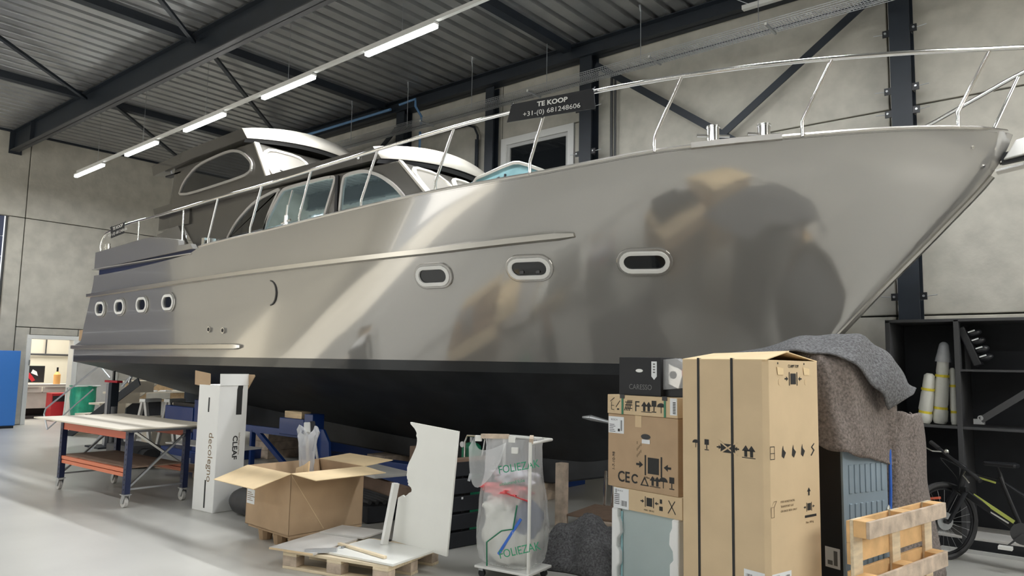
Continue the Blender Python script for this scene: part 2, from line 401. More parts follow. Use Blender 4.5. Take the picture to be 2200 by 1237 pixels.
tn = ['roof tie beam closest to the end wall', 'second roof tie beam from the end wall', 'roof tie beam ending above the high window', 'roof tie beam above the bow', 'roof tie beam at the right end of the hall']
for k, x in enumerate((-16.75, -12.1, -7.26, -2.45, 2.35)):
    tag(obj('tie_beam', MB().b2((x - .08, -8.9, 7.06), (x + .08, 5.83, 7.2)).b2((x - .08, 6.03, 7.06), (x + .08, YS - .3, 7.2)), 'steel_dark'), tn[k], 'beam', 'tie beams under the roof deck')
br = [((-13.0, 2.2), (-16.45, 5.83), 'thin dark roof brace at the far left running to the big beam'), ((-8.4, 2.2), (-11.95, 5.83), 'thin dark roof brace meeting the big beam at top left'),
      ((-16.1, 6.1), (-20.3, 10.2), 'thin dark roof brace above the leftmost tubes'), ((-12.0, 6.1), (-15.9, 10.2), 'thin dark roof brace crossing behind the tube lights above the flybridge'), ((-7.1, 6.1), (-11.3, 10.2), 'thin dark roof brace near the top centre')]
for a, b, n in br[:4]:
    tag(obj('roof_brace', MB().bar((*a, 7.0), (*b, 7.0), .07, .05), 'steel_dark'), n, 'brace', 'diagonal roof braces')
tag(obj('wall_brace', MB().bar((-6.75, 10.22, 6.75), (-2.3, 10.22, 3.52), .02, .11), 'steel_dark'), 'dark diagonal wall brace falling right behind the bow rail', 'brace')
tag(obj('wall_brace', MB().bar((-2.35, 10.19, 6.62), (-6.8, 10.19, 3.5), .02, .11), 'steel_dark'), 'dark diagonal wall brace rising right towards the tall column', 'brace')
tag(obj('wall_brace', MB().bar((-11.75, 10.2, 6.6), (-16.3, 10.2, 3.4), .02, .11), 'steel_dark'), 'dark diagonal wall brace behind the flybridge roof', 'brace')
# cladding trim at the top of the end wall
struct('trim_1', MB().b2((XE, .0, ZC - .05), (XE + .06, YS, ZC)), 'steel_dark')
struct('trim_2', MB().b2((XE, YS - .03, ZC - .03), (XR, YS, ZC + .1)), 'steel_dark')

# light trunking with tubes
zl = lambda x: 6.12 + .0205 * (x + 5.5)
tag(obj('light_trunking', MB().bar((-18.6, 6.55, zl(-18.6) + .08), (6.5, 6.55, zl(6.5) + .08), .06, .05), 'rail_w'), 'long white trunking rail carrying the ceiling tubes', 'light rail')
tubes = [(-18.7, -17.18, 'glowing tube light at the far left end of the rail'), (-16.05, -14.67, 'second glowing tube from the left end of the rail'), (-13.55, -12.13, 'third glowing tube, above the flybridge roof'), (-10.91, -9.5, 'fourth glowing tube from the left end of the rail'), (-8.25, -6.83, 'rightmost and largest glowing tube in view')]
tubes += [(a, b, 'tube light beyond the right edge of the picture, %s along the rail' % q) for (a, b), q in zip(TUBE_X[5:], ('sixth', 'seventh', 'eighth', 'ninth'))]
for a, b, n in tubes:
    t = thing('tube_light', n, 'light', (a, 6.55, zl(a)), group='tube lights on the ceiling rail')
    obj('diffuser', MB().bar((0, 0, -.01), (b - a, 0, zl(b) - zl(a) - .01), .075, .05), 'lamp', t, bev=.01)
    obj('housing', MB().bar((0, 0, .03), (b - a, 0, zl(b) - zl(a) + .03), .09, .03), 'rail_w', t)
ORD = ['first', 'second', 'third', 'fourth', 'fifth', 'sixth', 'seventh', 'eighth', 'ninth']
for y in (-.2, -5.5):
    tag(obj('light_trunking', MB().b2((-19, y - .03, 6.0), (6, y + .03, 6.06)), 'rail_w'), 'trunking rail of the %s light row behind the viewer' % ('nearer' if y > -3 else 'farther'), 'light rail')
    for k, (a, b) in enumerate(TUBE_X):
        tag(obj('tube_light', MB().b2((a, y - .04, 5.95), (b, y + .04, 6.0)), 'lamp'), 'tube light %s from the end wall in the %s row behind the viewer' % (ORD[k], 'nearer' if y > -3 else 'farther'), 'light', 'tubes of the %s row' % ('nearer' if y > -3 else 'farther'))
hooks = [(-17.5, 6.55), (-15.3, 6.55), (-12.8, 6.55), (-10.2, 6.55), (-7.5, 6.55)]
for k, (x, y) in enumerate(hooks):
    tag(obj('suspension_wire', MB().cyl((x, y, zl(x) + .07), (x, y, 7.2), .004, n=6), 'zinc'), 'thin wire above the %s of the ceiling tubes, counted from the left' % ORD[k], 'wire', 'wires of the tube light rail')

# mesh cable tray hung below the deck
t = thing('cable_tray', 'long wire mesh cable tray hung along the side wall', 'cable tray', (0, 9.45, 6.25))
mb = MB()
for k in range(7): mb.cyl((-16, k * .05, 0), (3, k * .05, 0), .005, n=4, caps=False)
for s_ in (0, .3):
    for z in (.03, .06): mb.cyl((-16, s_, z), (3, s_, z), .005, n=4, caps=False)
o = obj('longitudinal_wires', mb, 'zinc', t)
mb = MB(); x = -16
while x < 3:
    mb.b2((x, 0, -.002), (x + .009, .3, .002)).b2((x, -.002, 0), (x + .004, .002, .06)).b2((x, .298, 0), (x + .004, .302, .06)); x += .04
o = obj('cross_wires', mb, 'zinc', t); o['kind'] = 'stuff'
obj('cable_bundle', MB().tube([(-16, .2, .015), (3, .2, .015)], .012), 'grey_d', t)
for x in (-13, -10.2, -7.6, -5.3, -3.55, -.9):
    l = obj('cross_bracket', MB().b2((x, -.03, -.02), (x + .03, .33, 0)), 'zinc', t); obj('bracket_nut', MB().b2((x, -.035, -.02), (x + .03, -.02, .015)), 'white', l)
wn_ = ['steel hanger rod of the cable tray left of the flybridge end', 'steel hanger rod of the cable tray beside the blue pipe', 'steel hanger rod of the cable tray beside the slim post', 'steel hanger rod of the cable tray above the for sale sign', 'steel hanger rod of the cable tray right of the sign', 'steel hanger rod of the cable tray at the top right']
for k, x in enumerate((-12.5, -10.75, -9.03, -7.32, -5.53, -3.7)):
    tag(obj('hanger_rod', MB().cyl((x, 9.6, 6.27), (x, 9.6, 7.2), .006, n=6).cyl((x, 9.6, 7.08), (x - .02, 9.6, 7.2), .012, n=6), 'zinc'), wn_[k], 'rod', 'hanger rods of the cable tray')
tag(obj('water_pipe', MB().tube([(-20, 10.02, 6.98), (-11.75, 10.02, 6.97)], .03).tube([(-11.45, 10.0, 7.0), (-10.97, 10.0, 7.02), (-10.96, 10.0, 6.86), (-10.78, 10.0, 6.62), (-10.78, 10.0, 6.45)], .025).tube([(-10.8, 10.0, 6.3), (-10.8, 10.0, 4.0)], .025), 'blue_l'), 'light blue water pipe along the eave beam with a bent drop', 'pipe')
tag(obj('cable_conduit', MB().tube([(-11.35, 10.33, 6.35), (-9.8, 10.33, 6.33), (-9.62, 10.33, 6.25), (-9.53, 10.33, 6.08), (-9.51, 10.33, 3.5)], .022).tube([(-9.57, 10.33, 6.0), (-9.57, 10.33, 3.5)], .02), 'steel_dark'), 'dark bent conduit on the wall beside the slim post', 'conduit')
tag(obj('cable_conduit', MB().tube([(-6.5, 10.33, 6.5), (-6.5, 10.33, 3.4)], .025).tube([(-6.43, 10.33, 6.5), (-6.43, 10.33, 3.4)], .02), 'grey_d'), 'pair of straight conduits right of the column with the sign', 'conduit')
t = thing('batten_lamp', 'unlit white batten lamp at the top edge near the eave', 'light', (-4.0, 9.8, 6.72))
obj('lamp_body', MB().b2((0, -.04, 0), (1.5, .04, .06)), 'rail_w', t); obj('lamp_wire', MB().tube([(.1, 0, .06), (-.1, 0, .2), (-.15, 0, .45)], .006), 'zinc', t)
# ------------------------------------------------------------------ hull shape
YC = 7.65
STEM = ([.45, .8, 1.2, 1.59, 1.92, 2.47, 3.0, 3.44, 3.63, 3.76], [-5.0, -3.9, -3.12, -2.62, -2.30, -1.78, -1.26, -.86, -.75, -.70])
SHE = ([-15.4, -14.45, -11.0, -10.7, -8.6, -7.6, -6.0, -4.6, -3.9, -3.28, -2.13, -1.05, -.5], [3.14, 3.14, 3.25, 3.335, 3.41, 3.45, 3.50, 3.53, 3.58, 3.64, 3.71, 3.75, 3.74])
FS = ([0, .06, .35, .8, 1.43, 2.0, 2.58, 3.3, 4, 5, 6, 20], [0, .17, .46, .79, 1.15, 1.44, 1.70, 1.92, 2.05, 2.13, 2.15, 2.15])
FW = ([0, .5, 1, 2, 3, 4, 5, 6, 8, 20], [0.01, .24, .49, .96, 1.37, 1.68, 1.89, 2.0, 2.07, 2.07])
FK = ([0, 1, 2, 3, 4, 5, 6, 8, 20], [0.01, .38, .80, 1.2, 1.52, 1.75, 1.86, 1.95, 1.97])
def stem_x(z): return hermite(*STEM, z)
def sheer_z(x): return hermite(*SHE, x)
def half(x, z):
    zs = sheer_z(x); t = min(1.0, max(0.0, (z - 1.59) / (zs - 1.59))); d = max(0.0, stem_x(z) - x); g = t ** 1.25
    return hermite(*FW, d) * (1 - g) + hermite(*FS, d) * g
def hull_y(x, z): return YC - half(x, z)

# ------------------------------------------------------------------ the motor yacht
BR = Vector((-7.6, 7.65, 0.0))
boat = thing('motor_yacht', 'large taupe steel motor yacht with black bottom and steel bow rail', 'yacht', BR)
def bo(name, mb, m, parent=None, **k):
    bmesh.ops.translate(mb.b, verts=mb.b.verts, vec=-BR)
    return obj(name, mb, m, parent or boat, **k)
def stern_x(z): return hermite([1.2, 1.60, 1.9, 1.95, 2.2, 2.78, 3.14, 3.6], [-15.25, -15.32, -15.28, -15.02, -14.9, -14.6, -14.46, -14.45], z)
def levels_rows(zfun, nlev, yfun, smax=1.0):
    rows = []
    for i in range(nlev + 1):
        t = i / nlev; row = []
        for j in range(121):
            s = j / 120.0; s = 1 - (1 - s) ** 1.7
            z = zfun(t, -7)
            for _ in range(4):
                x = stern_x(z) + (stem_x(z) - stern_x(z)) * s
                z = zfun(t, x)
            row.append((x, yfun(x, z), z))
        rows.append(row)
    return rows
def topz(t, x):
    z1 = sheer_z(x)
    L = [0, .07, .16, .175, .3, .45, .6, .75, .88, 1.0]; k = t * 9; i = min(8, int(k)); q = L[i] + (L[i + 1] - L[i]) * (k - i)
    return 1.70 + (z1 - 1.70) * q
rows = levels_rows(topz, 27, hull_y)
mir = lambda rs: [[(p[0], 2 * YC - p[1], p[2]) for p in r] for r in rs]
mb = MB(); mb.grid(rows); mb.grid(mir(rows))
mb.grid([[r[0] for r in rows], [r[0] for r in mir(rows)]])          # transom
bo('hull', mb, 'paint', smooth=True, merge=True, ang=50)
rows = levels_rows(lambda t, x: 1.58 + .12 * t, 2, lambda x, z: hull_y(x, z))
mb = MB(); mb.grid(rows); mb.grid(mir(rows)); mb.grid([[r[0] for r in rows], [r[0] for r in mir(rows)]])
bo('waterline_stripe', mb, 'boot', smooth=True, merge=True)
# black bottom: waterline -> chine -> keel
def keel_z(x): return hermite([-15.4, -13, -10, -7, -5.2, -3.9, -3.1, -2.62], [1.02, .86, .66, .50, .46, .80, 1.2, 1.58], x)
def chine(x):
    d = max(0.0, stem_x(1.47) - x); z = hermite([-15.4, -10, -5, -3.2, -2.7], [1.56, 1.47, 1.41, 1.46, 1.5], x)
    return (z, YC - hermite(FK[0], FK[1], d))
rr = []
for i in range(9):
    row = []
    for j in range(101):
        s = 1 - (1 - j / 100) ** 1.6
        x = -15.3 + (-2.60 + 15.3) * s
        cz, cy = chine(x); wy = hull_y(x, 1.58); kz = min(keel_z(x), cz - .01)
        if i <= 1: row.append((x, wy + (cy - wy) * i, 1.58 + (cz - 1.58) * i))
        else:
            q = (i - 1) / 7.0; row.append((x, cy + (YC - .03 - cy) * q, cz + (kz - cz) * (q ** 1.15 * .9 + .1 * q)))
    rr.append(row)
mb = MB(); mb.grid(rr); mb.grid(mir(rr)); mb.grid([[r[0] for r in rr], [r[0] for r in mir(rr)]])
bo('hull_bottom', mb, 'anti', smooth=True, merge=True, ang=25)
mb = MB(); pr = [(-14.2, .97), (-14.2, .62), (-5.3, .20), (-4.4, .42), (-3.6, .95), (-5.2, .6)]
mb.prism([(-13.6, .92), (-13.2, .50), (-5.6, .22), (-4.6, .42), (-3.7, .93), (-5.2, .55), (-9, .66)], lambda u, v, h: (u, YC + h, v), -.09, .09)
bo('keel', mb, 'anti', bev=.02)
bo('stem_bar', MB().tube([(stem_x(z) + .012, YC, z) for z in [1.0 + k * .1 for k in range(25)]], .03, n=8), 'brushed')
mb = MB(); bo('anode', mb.cyl((-4.32, 6.50, 1.14), (-4.05, 6.52, 1.10), .03, .012).cyl((-4.42, 6.5, 1.14), (-4.32, 6.50, 1.14), .012, .03), 'zinc')
# deck, gunwale
dk = [[(x, YC - half(x, sheer_z(x)) * q, sheer_z(x) - .02) for q in (1, .5, 0, -.5, -1)] for x in [-14.4 + k * .2 for k in range(69)]]
bo('deck', MB().grid(dk), 'shade_g', smooth=True)
gx = [-10.7 + k * .2 for k in range(50)] + [-.74]
for sd in (1, -1):
    bo('gunwale', MB().tube([(x, YC - sd * (half(x, sheer_z(x)) - .005), sheer_z(x) + .008) for x in gx], .018, n=6), 'brushed')
# rubbing strakes
def strake(name, x0, x1, zf, w_, d_, m='brushed', n=60, side=1):
    P = []
    for k in range(n + 1):
        x = x0 + (x1 - x0) * k / n; z = zf(x); f = 1.0
        if k == n: f = .55
        c = []
        for dz, dy in ((-.5, 0), (-.34, 1), (.34, 1), (.5, 0)):
            zz = z + dz * w_ * f; c.append((x, YC - side * (half(x, zz) + dy * d_ * f - .004), zz))
        P.append(c)
    mb = MB(); mb.grid(P); mb.poly(P[0]); mb.poly(P[-1])
    return bo(name, mb, m, smooth=True, ang=30)
zr1 = lambda x: hermite([-14.7, -9.7, -6.1, -4.2], [2.785, 2.86, 2.885, 2.955], x)
for sd in (1, -1): strake('rubbing_strake', -14.66, -4.2, zr1, .075, .06, side=sd)
zr2 = lambda x: 1.85
for sd in (1, -1): strake('spray_strake', -15.3, -9.5, zr2, .085, .07, side=sd)
# portholes
def stadium(a, b, n=10):
    """a half length, b half height, rounded ends"""
    P = []
    for k in range(n + 1):
        t = -PI / 2 + PI * k / n; P.append((a - b + b * math.cos(t), b * math.sin(t)))
    for k in range(n + 1):
        t = PI / 2 + PI * k / n; P.append((-(a - b) + b * math.cos(t), b * math.sin(t)))
    return P
pn = [(-3.65, 2.70, .245, .118), (-4.76, 2.665, .235, .118), (-5.91, 2.63, .225, .115), (-11.60, 2.545, .19, .125), (-12.50, 2.54, .19, .125), (-13.34, 2.535, .19, .125), (-14.13, 2.53, .19, .125)]
def hull_face(x, z, side=1):
    e = .08; P = Vector((x, hull_y(x, z), z)); dx = Vector((x + e, hull_y(x + e, z), z)) - Vector((x - e, hull_y(x - e, z), z)); dz = Vector((x, hull_y(x, z + e), z + e)) - Vector((x, hull_y(x, z - e), z - e))
    dx.normalize(); dz = (dz - dx * dz.dot(dx)).normalized()
    return Face(P, dx, dz)
for x, z, a, b in pn:
    fc = hull_face(x, z); fn = fc.p
    p = bo('porthole', MB().ring(stadium(a + .03, b + .03), stadium(a - .005, b - .005), fn, -.05, .022), 'paint', bev=.008)
    bo('porthole_frame', MB().ring(stadium(a, b), stadium(a - .042, b - .042), fn, -.02, .036), 'white_c', p, bev=.005)
    bo('porthole_glass', MB().prism(stadium(a - .04, b - .04), fn, -.01, .010), 'glass_dark', p)
    if x == -4.76:
        bo('inside_latch', MB().box(fn(-.09, -.04, .015), (.05, .01, .03)).box(fn(.09, -.04, .015), (.05, .01, .03)), 'grey_d', p)
# recessed exhaust hatch and outlets
fc = hull_face(-9.3, 2.56); fn = fc.p
pl = [(-.95, -.155), (.5, -.155)] + [(.5 + .14 * math.cos(t), .155 * math.sin(t)) for t in [-PI / 2 + PI * k / 8 for k in range(1, 8)]] + [(.5, .155), (-.95, .155)]
bo('side_hatch', MB().prism(pl, fn, -.01, .006), 'paint')
fo = [( .5 + .155 * math.cos(t), .17 * math.sin(t)) for t in [-PI / 2 + PI * k / 10 for k in range(11)]]; fi = [(.5 + .125 * math.cos(t), .155 * math.sin(t)) for t in [-PI / 2 + PI * k / 10 for k in range(11)]]
bo('hatch_gap', MB().prism(fo + fi[::-1], fn, -.01, .0065), 'black')
for x, z in ((-10.34, 2.10), (-9.95, 2.08)):
    fc = hull_face(x, z); p = bo('hull_outlet', MB().cyl(fc.p(0, 0, -.02), fc.p(0, 0, .025), .045, n=14), 'stainless'); bo('outlet_bore', MB().cyl(fc.p(0, 0, .02), fc.p(0, 0, .028), .028, n=12), 'black', p)
# bow details
for x, z in ((-.97, 3.60), (-.80, 3.50), (-.92, 3.46)):
    fc = hull_face(x, z); bo('bow_bolt', MB().cyl(fc.p(0, 0, -.01), fc.p(0, 0, .012), .014, n=8), 'stainless')
# stern coaming
cp = [(-14.48, 3.255), (-10.88, 3.33), (-10.98, 3.42), (-11.33, 3.42), (-11.36, 3.515), (-12.2, 3.64), (-12.6, 3.645), (-14.48, 3.57)]
for y0 in (5.50, 9.70):
    bo('stern_coaming', MB().prism(cp, lambda u, v, h: (u, y0 + h, v), 0, .10), 'paint', bev=.008)
bo('stern_recess', MB().b2((-14.4, 5.56, 3.10), (-10.95, 5.60, 3.34)), 'blue_door')  # dark blue colour paints in the shadow of the gap below the coaming
bo('transom_top', MB().b2((-14.48, 5.55, 3.255), (-14.40, 9.7, 3.57)), 'paint', bev=.008)
bo('coaming_lip', MB().b2((-14.5, 5.47, 3.245), (-10.9, 5.60, 3.262)), 'alu')
bo('swim_platform', MB().b2((-15.42, 5.62, 1.82), (-14.9, 9.68, 1.90)), 'cream', bev=.01)
bo('transom_fender', MB().b2((-14.98, 5.6, 1.9), (-14.86, 9.7, 1.97)), 'alu')
# aft deck side screen
bo('aft_screen', MB().prism([(-14.1, 4.00), (-13.3, 4.09), (-12.95, 3.72), (-12.7, 3.60), (-12.3, 3.35), (-14.1, 3.35)], lambda u, v, h: (u, 6.42 + h, v), 0, .05), 'cover')
bo('aft_bulkhead', MB().prism([(-14.15, 4.08), (-12.98, 4.10), (-12.98, 4.42), (-14.15, 4.40)], lambda u, v, h: (u, 6.46 + h, v), 0, 2.38), 'paint_d')
# lower deckhouse
LH = [(-13.1, 3.32), (-6.45, 3.40), (-6.55, 3.50), (-7.45, 4.36), (-13.3, 4.45), (-13.25, 4.05), (-12.85, 3.70)]
YH = 6.5
hf = lambda u, v, h: (u, YH + h, v)
bo('deckhouse', MB().prism(LH, hf, 0, 2.3), 'paint_d', bev=.02)
def roof(name, x0, x1, zf0, zf1, th, y0, y1, crown, slope=.18):
    """roof slab cambered across, front face sloping"""
    mb = MB(); top = []; bot = []
    for k in range(17):
        q = k / 16.0; y = y0 + (y1 - y0) * q; c = crown * (1 - (2 * q - 1) ** 2); bow = .22 * (1 - (2 * q - 1) ** 2)
        top.append([(x0, y, zf0 + c), ((x0 + x1) / 2, y, (zf0 + zf1) / 2 + c + .03), (x1 + bow, y, zf1 + c)])
        bot.append([(x0 + .1, y, zf0 + c * .6 - th), ((x0 + x1) / 2, y, (zf0 + zf1) / 2 + c * .6 + .03 - th), (x1 + bow + slope, y, zf1 + c * .55 - th)])
    return top, bot
def build_roof(nm, x0, x1, z0, z1, th, y0, y1, crown):
    top, bot = roof(nm, x0, x1, z0, z1, th, y0, y1, crown)
    mb = MB(); mb.grid(top); mb.grid(bot); mb.grid([top[0], bot[0]]); mb.grid([top[-1], bot[-1]]); mb.grid([[r[0] for r in top], [r[0] for r in bot]])
    rf = bo(nm, mb, 'paint_d', smooth=True, merge=True, ang=25)
    bo('roof_visor', MB().grid([[(p[-1][0] + .004, p[-1][1], p[-1][2] + .002) for p in top], [(p[-1][0] + .004, p[-1][1], p[-1][2]) for p in bot]]), 'cream', rf, smooth=True, solid=.008)  # light on the forward face is put into the cream colour
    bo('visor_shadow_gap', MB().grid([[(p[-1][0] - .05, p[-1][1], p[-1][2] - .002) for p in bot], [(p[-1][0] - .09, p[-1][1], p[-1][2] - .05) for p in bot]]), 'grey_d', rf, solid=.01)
    return rf
build_roof('deckhouse_roof', -14.25, -7.82, 4.50, 4.585, .19, 6.38, 8.92, .15)
# flybridge house
UH = [(-14.0, 4.4), (-10.45, 4.45), (-11.0, 5.26), (-14.1, 5.24), (-14.3, 5.2)]
UH = [(-13.9, 4.42), (-10.55, 4.5), (-10.62, 4.6), (-11.05, 5.27), (-13.75, 5.22)]
bo('flybridge_house', MB().prism(UH, hf, 0, 2.3), 'paint_d', bev=.02)
build_roof('flybridge_roof', -14.45, -11.22, 5.36, 5.50, .2, 6.38, 8.92, .15)
bo('roof_lamp_slot', MB().b2((-14.1, 6.5, 5.12), (-13.5, 6.6, 5.15)), 'black')
# side windows: (name, polygon X/Z)
def smooth_poly(pts, n=3):
    for _ in range(n):
        out = []
        for i in range(len(pts)):
            a = pts[i]; b = pts[(i + 1) % len(pts)]
            out += [(a[0] * .8 + b[0] * .2, a[1] * .8 + b[1] * .2), (a[0] * .2 + b[0] * .8, a[1] * .2 + b[1] * .8)]
        pts = out
    return pts
def inset(P, d):
    n = len(P); out = []
    ar = sum(P[i][0] * P[(i + 1) % n][1] - P[(i + 1) % n][0] * P[i][1] for i in range(n)); sg = 1 if ar > 0 else -1
    for i in range(n):
        a = Vector(P[i - 1]); b = Vector(P[i]); c = Vector(P[(i + 1) % n]); t = (c - a)
        if t.length < 1e-6: out.append(P[i]); continue
        t.normalize(); out.append((b[0] - sg * t[1] * d, b[1] + sg * t[0] * d))
    return out
def side_window(pts, glass, n=3, fr=.045, nm='side_window'):
    P = smooth_poly(pts, n); Q = inset(P, fr)
    f = bo(nm, MB().ring(P, Q, hf, -.035, .01), 'alu', smooth=False)
    bo('pane', MB().prism(Q, hf, -.012, -.004), glass, f); return f
wa = side_window([(-11.75, 3.62), (-11.45, 3.95), (-10.9, 4.25), (-10.2, 4.37), (-10.14, 4.33), (-10.45, 3.95), (-10.55, 3.62)], 'glass_dark', 2)
wb_ = side_window([(-10.62, 3.60), (-10.5, 3.9), (-10.12, 4.33), (-9.9, 4.36), (-8.8, 4.37), (-8.72, 4.30), (-8.90, 3.9), (-9.02, 3.58)], 'glass_blue', 2)
bo('window_slider', MB().b2((-10.3, YH - .05, 4.30), (-10.12, YH - .03, 4.335)).b2((-9.0, YH - .05, 4.32), (-8.85, YH - .03, 4.35)), 'alu', wb_)
bo('curtain_rod', MB().cyl((-10.1, YH + .0, 3.62), (-9.82, YH - .02, 4.28), .012), 'alu', wb_)
wc = side_window([(-8.66, 3.60), (-8.60, 4.30), (-8.45, 4.345), (-8.1, 4.34), (-7.75, 4.22), (-7.4, 4.0), (-7.02, 3.62)], 'glass_blue', 2)
wu = side_window([(-13.52, 4.62), (-13.35, 4.92), (-12.85, 5.18), (-11.75, 5.26), (-11.35, 5.17), (-11.0, 4.93), (-11.02, 4.74), (-11.3, 4.68)], 'glass_dark', 2)
bo('door_post', MB().b2((-8.74, YH - .03, 3.5), (-8.68, YH - .01, 4.34)), 'black')
# raked front windows
def front_panes(x_t, z_t, x_b, z_b, cuts, glass, covers, par_name):
    t = Vector((x_t, YH, z_t)); b = Vector((x_b, YH, z_b)); v = (t - b).normalized()
    fc = Face(b, (0, 1, 0), v); H = (t - b).length
    fs_ = []
    for (y0, y1, gl) in cuts:
        P = smooth_poly([(y0 + .02, -.02), (y0 + .02, H - .08), (y1 - .02, H - .08), (y1 - .02, -.02)], 2)
        Q = inset(P, .055)
        f = bo('front_window', MB().ring(P, Q, fc.p, -.01, .035), 'cream'); bo('pane', MB().prism(Q, fc.p, .004, .014), gl, f); fs_.append(f)  # same frames as the side windows, coloured cream for the light from ahead
    return fc, H, fs_
fcl, Hl, _ = front_panes(-7.45, 4.36, -6.55, 3.50, [(.05, .80, 'cover'), (.83, 1.47, 'cover'), (1.50, 2.25, 'cover')], None, None, 'l')
bo('corner_trim', MB().prism([(-.0, -.05), (.07, -.05), (.07, Hl - .02), (0, Hl - .02)], fcl.p, .0, .03), 'cream')
fcu, Hu, _ = front_panes(-11.05, 5.27, -10.62, 4.60, [(.07, 1.02, 'cover'), (1.12, 2.2, 'cover')], None, None, 'u')
bo('corner_trim', MB().prism([(0, -.05), (.09, -.05), (.09, Hu - .02), (0, Hu - .02)], fcu.p, .0, .03), 'cream')
bo('wiper', MB().bar(fcu.p(1.05, .1, .05), fcu.p(1.12, .55, .05), .02, .02).bar(fcu.p(.9, .05, .05), fcu.p(.3, .2, .05), .015, .015), 'black')
bo('mooring_lamp', MB().sph((-8.1, 6.36, 4.47), .02), 'white')
# raised skylight on the coach roof forward of the wheelhouse
so = smooth_poly([(-6.90, 4.16), (-6.12, 4.31), (-5.95, 4.29), (-5.42, 4.05), (-5.42, 3.45), (-6.90, 3.45)], 1); si = inset(so, .045)
kf = bo('skylight_frame', MB().ring(so, si, lambda u, v, h: (u, 7.28 + h, v), 0, .06), 'brushed', bev=.008)
bo('skylight_pane', MB().prism(si, lambda u, v, h: (u, 7.30 + h, v), 0, .012), 'glass_turq', kf)
bo('skylight_lid', MB().prism([(-6.88, 4.15), (-6.12, 4.30), (-5.95, 4.28), (-5.44, 4.04), (-5.48, 4.00), (-5.97, 4.24), (-6.12, 4.26), (-6.88, 4.11)], lambda u, v, h: (u, 7.34 + h, v), 0, .62), 'glass_turq', kf)
bo('skylight_strut', MB().bar((-6.8, 7.27, 3.95), (-6.3, 7.27, 4.12), .02, .02).bar((-6.8, 7.27, 4.0), (-6.35, 7.27, 3.8), .02, .02).bar((-6.25, 7.27, 3.7), (-6.2, 7.27, 4.15), .02, .025), 'black', kf)
bo('coach_roof', MB().b2((-7.0, 6.9, 3.3), (-5.3, 8.4, 3.72)), 'paint_d', bev=.05)
# railing
rail = [(-14.52, 5.62, 3.56), (-14.52, 5.60, 3.72), (-14.42, 5.60, 3.86), (-14.2, 5.60, 3.94), (-13.44, 5.6, 4.0), (-12.4, 5.6, 4.02), (-11.45, 5.6, 4.04), (-10.41, 5.6, 4.07), (-9.24, 5.6, 4.09), (-8.09, 5.6, 4.13), (-6.78, 5.6, 4.175), (-5.52, 5.6, 4.205), (-4.75, 5.63, 4.22), (-4.2, 5.66, 4.23), (-3.7, 5.74, 4.25), (-3.01, 5.95, 4.285), (-2.4, 6.22, 4.32), (-1.87, 6.5, 4.345), (-1.3, 6.85, 4.37), (-.80, 7.2, 4.39), (-.48, 7.42, 4.40), (-.33, 7.65, 4.40), (-.42, 7.85, 4.42), (-.70, 8.05, 4.40), (-1.12, 8.28, 4.30), (-1.74, 8.62, 4.17), (-2.6, 9.0, 4.08), (-4, 9.5, 4.05), (-9, 9.62, 4.05)]
def catmull(P, n=4):
    P = [Vector(p) for p in P]; out = []
    for i in range(len(P) - 1):
        a = P[max(i - 1, 0)]; b = P[i]; c = P[i + 1]; d = P[min(i + 2, len(P) - 1)]
        for k in range(n):
            t = k / n; out.append(.5 * ((2 * b) + (-a + c) * t + (2 * a - 5 * b + 4 * c - d) * t * t + (-a + 3 * b - 3 * c + d) * t ** 3))
    out.append(P[-1]); return out
rl = bo('railing', MB().tube(catmull(rail), .021, n=10), 'stainless', smooth=True)
st = [((-3.28, 5.95, 3.63), (-3.01, 5.95, 4.27)), ((-2.13, 6.5, 3.70), (-1.87, 6.5, 4.33)), ((-1.05, 7.2, 3.75), (-.80, 7.2, 4.37)), ((-4.5, 5.65, 3.53), (-4.3, 5.65, 4.21)), ((-5.78, 5.6, 3.50), (-5.52, 5.6, 4.19)), ((-7.04, 5.6, 3.46), (-6.78, 5.6, 4.16)), ((-8.30, 5.6, 3.42), (-8.09, 5.6, 4.12)), ((-9.47, 5.6, 3.38), (-9.24, 5.6, 4.08)), ((-10.62, 5.6, 3.34), (-10.41, 5.6, 4.06)), ((-11.43, 5.6, 3.52), (-11.45, 5.6, 4.03)), ((-13.0, 5.6, 3.6), (-13.0, 5.6, 4.0)), ((-.9, 7.95, 3.72), (-.68, 8.03, 4.38)), ((-1.78, 8.6, 3.72), (-1.66, 8.58, 4.17))]
for a, b in st:
    a = Vector(a); b = Vector(b)
    k = a + Vector((0, 0, .14)) if (b - a).x > .05 else a + (b - a) * .2
    p = bo('stanchion', MB().tube([a, k, b], .016, n=8), 'stainless', rl, smooth=True, ang=60)
for sgn in (0, .12):
    bo('stern_post', MB().cyl((-14.45 + sgn, 5.66, 3.5), (-14.45 + sgn, 5.66, 3.74), .03).cyl((-14.45 + sgn, 5.66, 3.66), (-14.45 + sgn, 5.66, 3.69), .042), 'stainless', rl)
